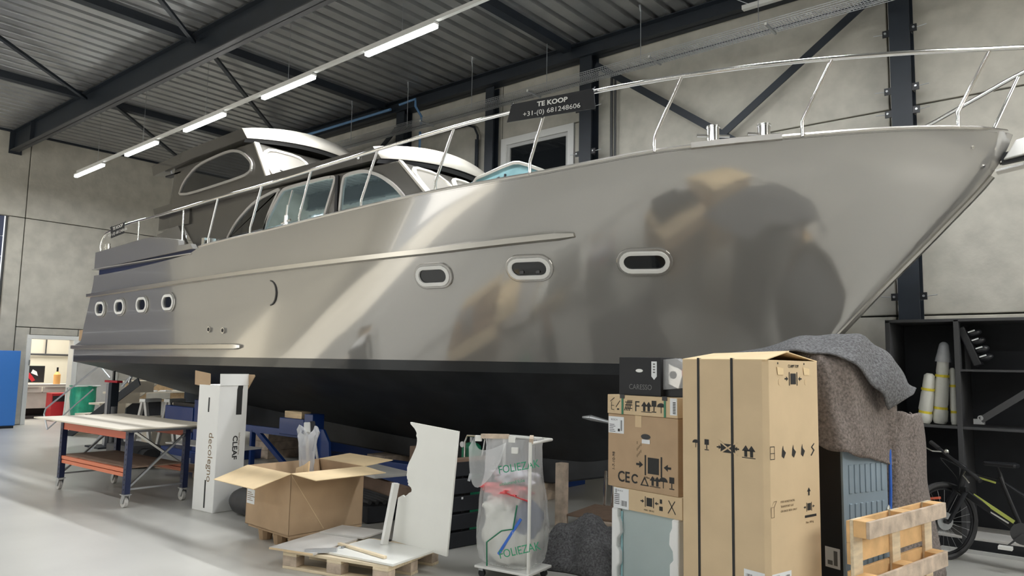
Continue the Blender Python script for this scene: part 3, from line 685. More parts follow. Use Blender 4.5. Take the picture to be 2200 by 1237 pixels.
# bollards, fairlead, anchor
for x, y in ((-2.86, 6.28), (-2.47, 6.50)):
    z = 3.66
    b_ = bo('bollard', MB().cyl((x, y, z), (x, y, z + .20), .055, n=24).cyl((x, y, z + .20), (x, y, z + .215), .062, n=24), 'stainless', smooth=True)
    bo('bollard_pin', MB().cyl((x - .115, y - .095, z + .125), (x + .115, y + .095, z + .125), .014), 'stainless', b_)
mb = MB(); Pb = [(x, YC - half(x, sheer_z(x)) - .015, sheer_z(x) + .0) for x in [-2.98 + k * .1 for k in range(8)]]
for i in range(7): mb.bar(Pb[i], Pb[i + 1], .07, .05)
bo('fairlead_plate', mb, 'alu')
bo('side_cleat', MB().cyl((-8.72, 5.68, 3.42), (-8.72, 5.68, 3.62), .03).cyl((-8.72, 5.68, 3.62), (-8.70, 5.68, 3.76), .014).cyl((-8.82, 5.68, 3.52), (-8.62, 5.68, 3.55), .016), 'stainless')
bo('aft_cleat', MB().b2((-10.82, 5.6, 3.36), (-10.74, 5.7, 3.50)).b2((-10.66, 5.6, 3.36), (-10.58, 5.7, 3.48)), 'stainless')
ar = bo('anchor_roller', MB().prism([(-.78, 3.52), (-.40, 3.57), (-.30, 3.62), (-.30, 3.68), (-.42, 3.72), (-.68, 3.68)], lambda u, v, h: (u, YC + h, v), -.07, .07), 'white_c', bev=.01)
an = bo('anchor', MB().bar((-.80, YC, 3.54), (-.2, YC, 3.60), .05, .10).prism([(-.62, 3.40), (-.35, 3.44), (-.15, 3.56), (-.1, 3.2), (-.32, 3.30), (-.40, 3.22)], lambda u, v, h: (u, YC + h, v), -.012, .012), 'black')
bo('anchor_fluke', MB().prism([(-.45, 3.40), (-.28, 3.42), (-.25, 3.18), (-.40, 3.10), (-.55, 3.24)], lambda u, v, h: (u, YC - .1 + h, v), -.02, .02), 'grey_d', an)
bo('stem_guard', MB().bar((-.84, YC, 3.43), (-.50, YC, 3.48), .14, .02).bar((-.52, YC, 3.48), (-.44, YC, 3.42), .14, .02), 'stainless')
# signs
def sign(lb, tl, tr, br_, bl, s1, s2):
    t = thing('sale_sign', lb, 'sign', bl)
    o = Vector(bl); P = [Vector(p) - o for p in (tl, tr, br_, bl)]
    u = (P[2] - P[3]).normalized(); n = u.cross(Vector((0, 0, 1))).normalized()
    mb = MB(); mb.b.faces.new([mb.b.verts.new(p) for p in (P[3], P[2], P[1], P[0])])
    obj('sign_board', mb, 'sign', t, solid=.008)
    vv = (P[0] - P[3]); vv = (vv - u * vv.dot(u)).normalized()
    f = Face((0, 0, 0), u, vv); W = (P[2] - P[3]).length; H = vv.dot(P[0])
    text('lettering', s1, f, W * .53, H * .62, H * .37, 'white', t, sx=1.25, bold=.0018, align='CENTER', h=.009)
    text('lettering', s2, f, W * .52, H * .17, H * .37, 'white', t, sx=1.28, align='CENTER', h=.009)
    for q in (P[0], P[1]):
        obj('cable_tie', MB().cyl(q + Vector((0, -.012, -.02)), q + Vector((0, .02, .02)), .006), 'black', t)
sign('black for sale sign with white lettering tied to the bow rail', (-4.68, 5.57, 4.27), (-3.76, 5.66, 4.255), (-3.74, 5.66, 4.055), (-4.74, 5.57, 4.095), 'TE KOOP', '+31-(0) 681248606')
sign('small black for sale sign tied to the rail at the stern', (-14.02, 5.55, 3.995), (-13.46, 5.55, 4.025), (-13.45, 5.55, 3.83), (-13.97, 5.55, 3.79), 'TE KOOP', '+31-(0) 681248606')

# ------------------------------------------------------------------ things round the yacht
# blue two door cabinet
t = thing('locker_cabinet', 'bright blue two-door steel cabinet against the end wall', 'cabinet', (-20.35, 5.40, 0), R(90))
W, D, H = 1.55, .55, 1.79
obj('body', MB().b2((-W / 2, -D / 2, .06), (W / 2, D / 2, H)), 'blue_cab', t, bev=.004)
obj('plinth', MB().b2((-W / 2 + .02, -D / 2 + .02, 0), (W / 2 - .02, D / 2, .06)), 'black', t)
for s_ in (-1, 1):
    for kk in (0,):
        x0 = -W / 2 if s_ < 0 else .33
        x1 = .325 if s_ < 0 else W / 2
        d = obj('door', MB().b2((x0 + .006, -D / 2 - .018, .075), (x1 - .006, -D / 2, H - .012)), 'blue_cab', t, bev=.004)
        obj('handle', MB().tube([(.33 + s_ * .06, -D / 2 - .02, .80), (.33 + s_ * .06, -D / 2 - .045, .83), (.33 + s_ * .06, -D / 2 - .045, .95), (.33 + s_ * .06, -D / 2 - .02, .98)], .01), 'steel_sheet', d)

# seen through the doorway
t = thing('workbench', 'grey steel workbench in the room behind the doorway', 'workbench', (-23.2, 7.6, 0))
obj('worktop', MB().b2((-.4, -1.1, .86), (.4, 1.1, .92)), 'shade_g', t)
for k in range(2): d = obj('drawer', MB().b2((.38, -1.05 + k * 1.06, .70), (.41, -.02 + k * 1.06, .85)), 'grey_l', t); obj('drawer_grip', MB().b2((.41, -1.0 + k * 1.06, .83), (.425, -.1 + k * 1.06, .845)), 'zinc', d)
obj('cabinet_front', MB().b2((-.38, -1.08, .28), (.38, 1.08, .69)), 'grey_l', t)
obj('foot_rail', MB().b2((-.38, -1.08, .0), (.3, 1.08, .08)).b2((-.38, -1.08, .08), (-.3, 1.08, .28)), 'grey_d', t)
t = thing('fender_picture', 'dark framed picture of a red car wing above the workbench', 'picture', (-23.5, 7.35, .95))
f = Face((0, -.5, 0), (0, 1, 0), (0, 0, 1))
obj('picture_board', MB().b2((-.02, -.5, 0), (0, .5, .46)), 'black', t)
arc = [(.08 + .62 * k / 10, .02 + .24 * math.sin(PI * k / 10)) for k in range(11)]; arc2 = [(.0 + .78 * (1 - k / 10), .02 + .38 * math.sin(PI * (1 - k / 10) * .9 + .25) ** .8) for k in range(11)]
decal('red_shape', f, [arc + arc2], 'red', t, h=.002)
decal('white_shape', f, [[(.35, .34), (.6, .28), (.56, .36), (.42, .42)], [(.66, .26), (.84, .18), (.8, .3), (.7, .36)]], 'paper', t, h=.002)
t = thing('gas_bottle', 'orange and cream bottle on the workbench', 'bottle', (-23.0, 8.0, .92))
obj('bottle_body', MB().cyl((0, 0, 0), (0, 0, .26), .085, n=14).cyl((0, 0, .26), (0, 0, .34), .085, .03, n=14), 'orange', t, smooth=True); obj('valve', MB().cyl((0, 0, .34), (0, 0, .46), .025), 'black', t)
tag(obj('wall_pipe', MB().tube([(-24.9, 6.0, 1.75), (-24.9, 9.6, 1.72)], .03).tube([(-24.9, 8.3, 1.75), (-24.9, 8.3, 3.0)], .02), 'grey_d'), 'grey pipes on the wall of the back room', 'pipe')
t = thing('pendant_light', 'white pendant strip light inside the doorway', 'light', (-22.2, 7.1, 2.35)); obj('lamp_shade', MB().b2((-.05, -.35, 0), (.08, .35, .07)), 'white', t, bev=.02); obj('cord', MB().cyl((0, 0, .07), (0, 0, .75), .006, n=6), 'grey_d', t)
t = thing('tool_cabinet', 'dark red tool cabinet standing in the doorway', 'cabinet', (-22.0, 7.72, 0)); obj('body', MB().b2((-.2, -.22, .05), (.2, .2, .72)), 'red', t, bev=.01); obj('drawer', MB().b2((.2, -.2, .5), (.215, .18, .65)), 'black', t)

# small carton on the swim platform
def carton(name, lb, loc, rz, w_, d_, h_, m='cardboard', cat='box', flaps=None):
    t = thing(name, lb, cat, loc, rz); F = Face((-w_ / 2, -d_ / 2, 0), (1, 0, 0), (0, 0, 1)); Fr = Face((w_ / 2, -d_ / 2, 0), (0, 1, 0), (0, 0, 1))
    obj('carton_body', MB().b2((-w_ / 2, -d_ / 2, 0), (w_ / 2, d_ / 2, h_)), m, t, bev=.004)
    return t, F, Fr
t, F, Fr = carton('cardboard_box', 'small cardboard box standing on the swim platform', (-15.20, 5.80, 1.975), 0, .26, .30, .20)
obj('flap', MB().box((.0, -.05, .22), (.2, .1, .004), rot=Euler((.5, 0, 0)).to_matrix()), 'cardboard_l', t)

# ---- work trolley with casters
t = thing('work_trolley', 'work trolley with beige panel top, orange beams and blue posts', 'trolley', (-9.62, 4.14, 0), R(1.5))
L2, W2 = .88, .335
obj('beige_panel', MB().b2((-1.43, -.50, .862), (1.0, .64, .88)), 'panel_b', t, bev=.003)
obj('under_panel', MB().b2((-1.0, -.40, .84), (1.05, .42, .86)), 'grey_d', t)
for sy in (-1, 1):
    obj('top_beam', MB().b2((-L2, sy * W2 - .02, .75), (L2, sy * W2 + .02, .84)), 'red_o', t, bev=.004)
    obj('lower_beam', MB().b2((-L2, sy * W2 - .02, .385), (L2, sy * W2 + .02, .425)).b2((-L2, sy * W2 - .016, .335), (L2, sy * W2 + .02, .375)), 'red_l', t)
for sx in (-1, 1):
    for sy in (-1, 1):
        mb = MB().b2((sx * L2 - .035, sy * W2 - .03, .15), (sx * L2 + .035, sy * W2 - .026, .85)).b2((sx * L2 - .035, sy * W2 - .03, .15), (sx * L2 - .03, sy * W2 + .03, .85)).b2((sx * L2 + .03, sy * W2 - .03, .15), (sx * L2 + .035, sy * W2 + .03, .85))
        p = obj('post', mb, 'navy', t)
        mb = MB()
        for k in range(12): mb.box((sx * L2, sy * W2 - .031, .2 + k * .055), (.014, .004, .022))
        obj('post_slots', mb, 'black', p)
        c = obj('caster', MB().b2((sx * L2 - .045, sy * W2 - .045, .14), (sx * L2 + .045, sy * W2 + .045, .15)).prism([(-.03, .14), (.04, .14), (.0, .045), (-.05, .045)], lambda u, v, h: (sx * L2 + u, sy * W2 + h, v), -.032, -.026).prism([(-.03, .14), (.04, .14), (.0, .045), (-.05, .045)], lambda u, v, h: (sx * L2 + u, sy * W2 + h, v), .026, .032), 'zinc', t)
        obj('wheel', MB().cyl((sx * L2 - .025, sy * W2 - .02, .06), (sx * L2 - .025, sy * W2 + .02, .06), .06, n=20), 'grey_l', c, bev=.006)
    obj('side_brace', MB().bar((sx * L2, -W2, .2), (sx * L2, W2, .8), .03, .02).bar((sx * L2, -W2, .2), (sx * L2, W2, .2), .03, .02), 'zinc', t)
obj('long_brace', MB().bar((-L2 + .1, W2, .8), (L2 - .1, W2, .42), .02, .03), 'zinc', t)
obj('lower_shelf', MB().b2((-L2 + .02, -W2 + .03, .425), (L2 - .02, W2 - .02, .44)), 'brown', t)

# ---- tall white carton
t = thing('tall_carton', 'tall white product carton with black print and open brown flaps', 'box', (-7.985, 4.505, 0), R(4.0))
w_, d_, h_ = .40, .36, 1.38
obj('carton_body', MB().b2((-w_ / 2, -d_ / 2, 0), (w_ / 2, d_ / 2, h_)), 'white_c', t, bev=.006)
F = Face((-w_ / 2, -d_ / 2, 0), (1, 0, 0), (0, 0, 1)); Fr = Face((w_ / 2, -d_ / 2, 0), (0, 1, 0), (0, 0, 1))
obj('flap', MB().box((-w_ / 2 + .06, -d_ / 2, h_ + .06), (.30, .008, .16), rot=Euler((.1, .1, 0)).to_matrix()), 'cardboard', t)
obj('flap', MB().box((w_ / 2 + .0, -.0, h_ + .06), (.008, d_, .13), rot=Euler((0, -.06, 0)).to_matrix()), 'white_c', t)
obj('flap', MB().prism([(0, -.06), (.13, .10), (.12, .12), (0, .12)], lambda u, v, h: (w_ / 2 - .02 + u, d_ / 2 + h, h_ + v), 0, .008), 'cardboard', t)
text('print', 'decolegno', F, .25, .86, .13, 'ink_g', t, rot=-PI / 2, sx=1.0)
text('print', 'CLEAF', Fr, .20, .82, .085, 'ink', t, rot=-PI / 2, sx=1.1, bold=.002)
text('print', 'Italian design surfaces', Fr, .27, .85, .028, 'ink_g', t, rot=-PI / 2)
decal('black_mark', F, [rect(.20, 1.08, .025, .16), rect(.22, .04, .025, .30)], 'ink', t)
decal('black_tape', Fr, [rect(.22, 1.05, .07, .28), [(.22, 1.33), (.29, 1.33), (.30, 1.42), (.25, 1.44)]], 'ink', t)

# ---- boat fender on the floor
t = thing('fender', 'dark grey cylindrical boat fender lying on the floor', 'fender', (-7.09, 4.53, .14), R(-3))
mb = MB(); prof = [(-.62, .02), (-.60, .07), (-.55, .11), (-.47, .138), (-.3, .14), (.30, .14), (.36, .12), (.42, .05), (.43, .01)]
mb.grid([[(x, r * math.cos(2 * PI * k / 24), r * math.sin(2 * PI * k / 24)) for k in range(24)] for x, r in prof], closed=True)
obj('fender_body', mb, 'rubber', t, smooth=True, ang=80); obj('end_eye', MB().cyl((-.68, 0, 0), (-.60, 0, 0), .03), 'rubber', t)

# ---- plastic pallet with the open carton
def rot2(x, y, a): return (x * math.cos(a) - y * math.sin(a), x * math.sin(a) + y * math.cos(a))
t = thing('plastic_pallet', 'low brown pallet with tapered feet under the open cardboard box', 'pallet', (-6.10, 4.32, 0), R(-3))
obj('pallet_deck', MB().b2((-.36, -.36, .115), (.38, .40, .14)), 'cardboard', t, bev=.005)
for x in (-.24, .02, .28):
    for y in (-.24, .05, .3):
        obj('foot', MB().cyl((x, y, 0), (x, y, .115), .055, .075, n=10), 'cardboard', t)
t = thing('open_carton', 'large open cardboard box with spread flaps on the brown pallet', 'box', (-6.10, 4.33, .14), R(-3))
w_, d_, h_ = .76, .78, .535; th = .006
mb = MB()
for a, b in (((-w_ / 2, -d_ / 2, 0), (w_ / 2, -d_ / 2 + th, h_)), ((-w_ / 2, d_ / 2 - th, 0), (w_ / 2, d_ / 2, h_)), ((-w_ / 2, -d_ / 2, 0), (-w_ / 2 + th, d_ / 2, h_)), ((w_ / 2 - th, -d_ / 2, 0), (w_ / 2, d_ / 2, h_)), ((-w_ / 2, -d_ / 2, 0), (w_ / 2, d_ / 2, th))): mb.b2(a, b)
obj('carton_body', mb, 'cardboard', t)
def flap(name, a, b, out, drop, wd, skew, m='cardboard_in'):
    a = Vector(a); b = Vector(b); e = (b - a).normalized(); o = Vector(out); q = [a, b, b + o * wd + Vector((0, 0, -drop)) - e * skew, a + o * wd + Vector((0, 0, -drop)) + e * skew]
    mb = MB(); mb.poly(q); return obj(name, mb, m, t, solid=.006)
flap('flap', (-w_ / 2, -d_ / 2, h_), (w_ / 2, -d_ / 2, h_), (0, -1, 0), .10, .34, .02)
flap('flap', (w_ / 2, -d_ / 2, h_), (w_ / 2, d_ / 2, h_), (1, 0, 0), .02, .36, .02)
flap('flap', (w_ / 2, d_ / 2, h_), (-w_ / 2, d_ / 2, h_), (.25, 1, 0), -.04, .30, .02)
flap('flap', (-w_ / 2 + .01, d_ / 2 - .02, h_), (-w_ / 2 + .01, -d_ / 2 + .02, h_), (.6, 0, 0), .24, .20, .02, 'cardboard')
F = Face((-w_ / 2, -d_ / 2, 0), (1, 0, 0), (0, 0, 1)); Fr = Face((w_ / 2, -d_ / 2, 0), (0, 1, 0), (0, 0, 1))
decal('address_label', F, [rect(.015, .19, .14, .13)], 'paper', t); decal('label_print', F, [rect(.025, .29 - k * .018, .07 + .03 * (k % 3), .006) for k in range(5)], 'ink_g', t, h=.002)
decal('crease', Fr, [[(.0, h_ - .01), (.006, h_ - .01), (.36, .02), (.35, .02)]], 'cardboard_e', t)
# things in the open carton
tag(obj('corner_liner', MB().prism([(0, 0), (.16, .04), (.17, .26), (.05, .22)], lambda u, v, h: (u - 5.98, 4.10 + h, .47 + v), 0, .012).prism([(.17, .04), (.22, .0), (.24, .30), (.17, .26)], lambda u, v, h: (u - 5.98, 4.10 + h, .47 + v), 0, .012), 'cardboard_e'), 'folded cardboard liner sticking out of the open box', 'cardboard')
def crumple(mb, c, sx, sy, sz, seed, u=14, v=10, amp=.18, sq=1.0):
    rnd = random.Random(seed); rows = []; ph = [rnd.uniform(0, 6) for _ in range(8)]
    for i in range(v + 1):
        th_ = PI * i / v; row = []
        for j in range(u):
            a = 2 * PI * j / u
            k = 1 + amp * .5 * math.sin(9 * a + 6 * th_ + ph[3]) * math.sin(th_) + amp * (math.sin(3 * a + ph[0] + 2 * th_) * .5 + math.sin(5 * a + ph[1] - 3 * th_) * .35 + math.sin(7 * th_ + ph[2]) * .25) + rnd.uniform(-amp, amp) * .25
            row.append((c[0] + sx * k * math.sin(th_) ** sq * math.cos(a), c[1] + sy * k * math.sin(th_) ** sq * math.sin(a), c[2] + sz * math.cos(th_) * (1 + (k - 1) * .3)))
        rows.append(row)
    return mb.grid(rows, closed=True)
mb = MB(); pr = [(.07, 0), (.085, .12), (.095, .2), (.10, .30), (.125, .38), (.135, .44), (.11, .49), (.09, .45)]
rows = []
for r, z in pr:
    rows.append([(r * (1 + .22 * math.sin(3 * a + z * 9) + .12 * math.sin(7 * a - z * 20)) * math.cos(a), r * .55 * (1 + .3 * math.sin(5 * a + z * 12)) * math.sin(a), z + (.05 * math.sin(2 * a + 1) if z > .35 else 0)) for a in [2 * PI * k / 28 for k in range(28)]])
o = obj('film_sleeve', MB().grid(rows, closed=True), 'film_d', smooth=True); o.location = (-6.22, 4.42, .50); tag(o, 'crumpled silvery plastic sleeve standing in the open box', 'plastic film')
for k, (a, b, lb) in enumerate((((-7.15, 5.35, .0), (-7.75, 5.6, .72), 'grey floor brush leaning behind the open box at left'), ((-6.35, 4.55, .30), (-6.98, 4.95, .82), 'floor brush with pale handle leaning in the open box'))):
    t = thing('floor_brush', lb, 'brush', a); b = Vector(b) - Vector(a); u = b.normalized()
    obj('handle', MB().cyl((0, 0, 0), b, .016), 'grey_l' if k == 0 else 'wood_w', t)
    obj('socket', MB().cyl(b, b + u * .08, .035), 'grey_l', t); obj('brush_head', MB().bar(b + u * .06, b + u * .26, .07, .05), 'grey_d' if k == 0 else 'white_c', t, bev=.01)

# ---- wooden pallet with the cut out white board
def euro_pallet(name, lb, loc, rz, L=1.2, W=.8, sc=1.0, m=('wood_w', 'wood_w', 'wood_grey')):
    t = thing(name, lb, 'pallet', loc, rz)
    for k, (y, wd) in enumerate(((0, .145), (.163, .10), (.31, .145), (.465, .10), (.60, .145))):
        y = y * W / .8 * 1.0 + .0; y = min(y, W - wd)
        obj('deck_board', MB().b2((0, y, .122 * sc), (L, y + wd * W / .8, .144 * sc)), m[0], t, bev=.003)
    for x in (0, L / 2 - .07, L - .145):
        obj('cross_board', MB().b2((x, 0, .10 * sc), (x + .14, W, .122 * sc)), m[1], t, bev=.003)
        for y in (0, W / 2 - .05, W - .1):
            obj('block', MB().b2((x, y, .022 * sc), (x + .14, y + .10, .10 * sc)), m[2], t, bev=.004)
    for y in (0, W / 2 - .05, W - .1):
        obj('bottom_board', MB().b2((0, y, 0), (L, y + .10, .022 * sc)), m[1], t, bev=.003)
    return t
PA = math.atan2(.25, .97)
euro_pallet('wooden_pallet', 'pale wooden pallet carrying the white offcut boards', (-5.36, 3.62, 0), PA, 1.02, .74, 1.0)
def on_pal(u, v, z): x, y = rot2(u, v, PA); return (-5.36 + x, 3.62 + y, z)
t = thing('grey_board', 'grey melamine board lying across the left end of the pallet', 'board', on_pal(-.10, -.05, .146), PA + R(1))
obj('board_top', MB().b2((0, 0, 0), (.44, .84, .018)).b2((.04, .58, .018), (.5, .90, .034)), 'grey_l', t, bev=.002)
obj('raw_edge', MB().b2((-.002, -.002, .001), (.44, 0, .017)), 'wood', t)
t = thing('white_board', 'white melamine board lying flat on the right half of the pallet', 'board', on_pal(.36, .06, .146), PA - R(5))
obj('board_top', MB().b2((0, 0, 0), (.70, .54, .018)), 'white_b', t, bev=.002)
tag(obj('edge_strip', MB().bar(on_pal(.34, .28, .175), on_pal(.92, .10, .175), .03, .018), 'wood_w'), 'thin pale wooden strip lying on the white board', 'strip')
tag(obj('aluminium_profile', MB().bar(on_pal(.24, -.02, .165), on_pal(.46, .10, .175), .04, .03), 'alu_strip'), 'short aluminium profile on the front edge of the pallet', 'profile')
tag(obj('aluminium_profile', MB().bar((-4.86, 4.25, .167), (-4.80, 4.30, .66), .03, .06), 'white_c'), 'upright white profile leaning against the cut out board', 'profile')
for k, (u, v) in enumerate(((.58, .58), (.33, .06), (.40, .20))):
    tag(obj('fitting', MB().cyl(on_pal(u, v, .166), on_pal(u + .03, v, .17), .012).box(on_pal(u + .03, v + .02, .17), (.04, .02, .012), rz=k), 'black' if k == 0 else 'zinc'), ['small black fitting beside the upright profile', 'small metal fitting at the corner of the grey board', 'small metal fitting on the white board'][k], 'fitting')
# upright cut out board: profile in its own plane
cp2 = [(0, 0), (.66, 0), (.64, 1.0), (.13, .985), (.12, .965), (.19, .90), (.205, .84), (.175, .70), (.12, .60), (.105, .52), (.13, .47), (.13, .44), (.165, .42), (.145, .37), (.10, .36), (.085, .34), (.06, .35), (.03, .2)]
cp2 = [(-.03, 0), (.575, 0), (.60, .99), (.07, 1.0), (.075, .985), (.145, .93), (.16, .88), (.155, .80), (.11, .70), (.075, .62), (.075, .56), (.095, .52), (.10, .48), (.14, .465), (.145, .44), (.12, .42), (.10, .40), (.075, .375), (.05, .39), (.0, .36)]
t = thing('cut_out_board', 'white board with a ragged curved cut-out standing on the pallet', 'board', (-4.855, 4.36, .172), R(4)); t.rotation_euler = (0, R(3.6), R(4))
_rg = random.Random(5); _o = []
for k_ in range(len(cp2)):
    a_ = cp2[k_]; b_ = cp2[(k_ + 1) % len(cp2)]; _o.append(a_)
    if 4 <= k_ < 18:
        for q_ in (.33, .66): _o.append((a_[0] + (b_[0] - a_[0]) * q_ + _rg.uniform(-.006, .006), a_[1] + (b_[1] - a_[1]) * q_ + _rg.uniform(-.004, .004)))
cp2 = _o
obj('board_panel', MB().prism(cp2, lambda u, v, h: (u, h, v), 0, .018), 'white_b', t)

# ---- black slatted pallet standing on edge, green tank and hand truck behind
t = thing('black_pallet', 'black slatted pallet standing on edge behind the white board', 'pallet', (-4.84, 4.90, 0), math.atan2(.55, .09))
for k in range(5):
    obj('slat', MB().b2((-.0, 0, .005 + k * .158), (.60, .03, .138 + k * .158)), 'black_m', t, bev=.004)
for x in (.0, .26, .52):
    obj('upright', MB().b2((x, .03, 0), (x + .08, .11, .78)), 'black_m', t, bev=.004)
obj('inner_board', MB().b2((.05, .031, .05), (.24, .06, .74)), 'black_m', t)
obj('edge_rail', MB().b2((0, .0, .765), (.6, .12, .79)), 'brown', t)
obj('paper_scrap', MB().box((.30, -.004, .62), (.03, .003, .07), rot=Euler((0, .3, 0)).to_matrix()).box((.22, -.004, .44), (.02, .003, .02)), 'paper', t)
t = thing('gas_cylinder', 'green gas cylinder behind the black pallet', 'cylinder', (-5.2, 5.66, 0))
obj('cylinder_body', MB().cyl((0, 0, 0), (0, 0, .82), .10, n=18).sph((0, 0, .82), .10, (1, 1, .6), 18, 8), 'green_d', t, smooth=True); obj('valve', MB().cyl((0, 0, .86), (0, 0, .93), .02).cyl((-.04, -.1, .86), (-.04, -.09, .86), .03), 'zinc', t)
obj('cradle_tube', MB().tube([(.02, -.12, .5), (.02, -.12, .9), (.05, -.12, .955), (.22, -.1, .96), (.27, -.1, .93), (.2, -.1, .6)], .011), 'stainless', t)
tag(obj('power_cable', MB().tube([(-4.74, 5.48, .72), (-4.70, 5.47, .5), (-4.72, 5.42, .62), (-4.78, 5.42, .4), (-4.74, 5.42, .2), (-4.7, 5.38, .02)], .006), 'zinc'), 'thin grey cable hanging down beside the black pallet', 'cable')

# ---- rubbish bag on a wheeled stand
BA = R(8)
t = thing('bag_stand', 'white wheeled bag stand carrying the clear rubbish bag', 'stand', (-3.86, 4.72, 0), BA)
h = .25
obj('base_plate', MB().b2((-h, -.18, .07), (h, .18, .09)), 'white', t, bev=.005)
for x in (-h + .05, h - .05):
    for y in (-.14, .14):
        c = obj('caster', MB().b2((x - .02, y - .02, .05), (x + .02, y + .02, .07)), 'zinc', t); obj('wheel', MB().cyl((x, y - .012, .028), (x, y + .012, .028), .028, n=14), 'black', c)
for x, y in ((h - .02, -.155), (-h + .05, .155)):
    obj('post', MB().cyl((x, y, .09), (x - .0, y, 1.07), .013), 'white', t)
obj('hoop', MB().tube([(h - .02, -.155, 1.06), (h, .15, 1.07), (-h + .05, .155, 1.07), (-h, -.15, 1.08)], .012), 'white', t)
for a, b in (((-.22, -.16, 1.09), (.02, -.14, 1.10)), ((.14, .02, 1.09), (.24, -.16, 1.08))):
    obj('bag_clip', MB().bar(a, b, .03, .035), 'wood_grey', t)
for p in ((-.25, -.16, 1.07), (.06, -.15, 1.08), (.10, -.17, 1.0)): obj('white_clip', MB().box(p, (.05, .03, .045), rz=.3), 'white', t)
def bag(mb, prof, u=110, wob=.03, seed=1):
    rnd = random.Random(seed); ph = [rnd.uniform(0, 6) for _ in range(6)]; rows = []
    for z, rx, ry in prof:
        row = []
        for j in range(u):
            a = 2 * PI * j / u; k = 1 + wob * (abs(math.sin(5 * a + ph[0] + z * 3)) + .5 * math.sin(12 * a + ph[1] - z * 7) + .4 * math.sin(4 * a + ph[2] + 6 * z) + .35 * math.sin(23 * a + 9 * z))
            cx = abs(math.cos(a)) ** .75 * math.copysign(1, math.cos(a)); cy = abs(math.sin(a)) ** .75 * math.copysign(1, math.sin(a))
            row.append((rx * k * cx, ry * k * cy, z + (.03 * math.sin(3 * a + 1) if z > 1 else 0)))
        rows.append(row)
    return mb.grid(rows, closed=True)
t = thing('rubbish_bag', 'clear plastic rubbish bag filled with film, red and blue scraps', 'bag', (-3.88, 4.73, .095), BA)
obj('bag_skin', bag(MB(), [(.0, .16, .12), (.01, .22, .17), (.05, .25, .20), (.12, .265, .22), (.2, .275, .225), (.3, .275, .225), (.4, .262, .21), (.5, .258, .21), (.58, .25, .20), (.65, .235, .19), (.72, .23, .18), (.8, .225, .175), (.86, .225, .17), (.92, .222, .165), (.99, .235, .16)]), 'film', t, smooth=True, ang=180)
obj('bag_fold', MB().grid([[(-.27 + .3 * q - .05 * math.sin(PI * q), -.17 - .05 * math.sin(PI * q) - .02 * k, .99 - .02 * k - (.10 + .05 * k) * math.sin(PI * q * .9)) for q in [i / 12 for i in range(13)]] for k in range(5)]), 'film', t, smooth=True)
i_ = obj('film_waste', crumple(MB(), (-.02, 0, .25), .215, .17, .245, 3, 44, 30, .16, .55), 'wrap', t, smooth=True)
obj('film_waste', crumple(MB(), (-.05, -.03, .45), .17, .15, .13, 5, 36, 24, .26), 'wrap', t, smooth=True)
obj('red_scrap', crumple(MB(), (-.03, -.06, .58), .19, .13, .055, 8, 36, 18, .35), mat('red_film', (.75, .12, .13), .5), t, smooth=True)
obj('red_scrap', MB().bar((.06, -.20, .58), (.24, -.13, .52), .05, .006), 'red', t)
obj('blue_scrap', MB().bar((.02, -.235, .12), (.20, -.21, .40), .012, .02), 'strap', t)
obj('blue_scrap', crumple(MB(), (.15, -.02, .36), .10, .14, .15, 9, 16, 10, .2), mat('dark_blue_film', (.06, .09, .20), .5), t, smooth=True)
obj('green_strap', MB().tube([(-.08, -.24, .02), (-.08, -.25, .2), (.05, -.245, .3), (.14, -.225, .32), (.17, -.22, .5)], .006), 'green_d', t)
obj('pale_scrap', crumple(MB(), (.02, -.02, .68), .17, .11, .07, 11, 40, 20, .38), mat('lilac_film', (.62, .60, .66), .4), t, smooth=True)
fb = Face((0, -.215, .72), (.985, .17, 0), (-.0, .06, 1)); text('print', 'FOLIEZAK', fb, .0, .0, .085, 'ink_gr', t, rot=.22, sx=.9, h=.012); text('print', 'FOLIEZAK', fb, .06, -.62, .085, 'ink_gr', t, rot=.30, sx=.9, h=.05)
text('print', 'uitsluitend folie', fb, .01, -.09, .035, 'ink_gr', t, rot=.22, h=.012)
tag(obj('timber_post', MB().b2((-4.69, 6.40, 0), (-4.59, 6.50, .66)), 'wood_grey', bev=.004), 'short upright timber post behind the rubbish bag', 'post')

# ---- draped cloth helper
def heap(name, lb, cx, cy, sx, sy, hz, m, seed=2, rz=0):
    rnd = random.Random(seed); ph = [rnd.uniform(0, 6) for _ in range(9)]; rows = []
    N = 40
    for i in range(N + 1):
        row = []
        for j in range(N + 1):
            u = 2 * i / N - 1; v = 2 * j / N - 1; r = math.sqrt(u * u + v * v) ; fall = max(0, 1 - max(abs(u), abs(v)) ** 2.2)
            z = hz * fall * (.75 + .25 * math.sin(3 * u + ph[0]) * math.cos(2.4 * v + ph[1])) + .035 * fall ** .3 * (abs(math.sin(5 * u + 3 * v + ph[2])) * 1.6 + math.sin(9 * v - 5 * u + ph[3]) + .5 * math.sin(17 * u + 6 * v))
            e = 1 + .06 * math.sin(5 * math.atan2(v, u) + ph[4])
            row.append((cx + sx * u * e, cy + sy * v * e, max(.006, z)))
        rows.append(row)
    o = obj(name, MB().grid(rows), m, smooth=True, solid=.01); tag(o, lb, 'blanket'); return o
heap('moving_blanket', 'dark grey moving blanket heaped on the floor by the carton stack', -3.72, 5.62, .52, .55, .36, 'blanket_d', 5)

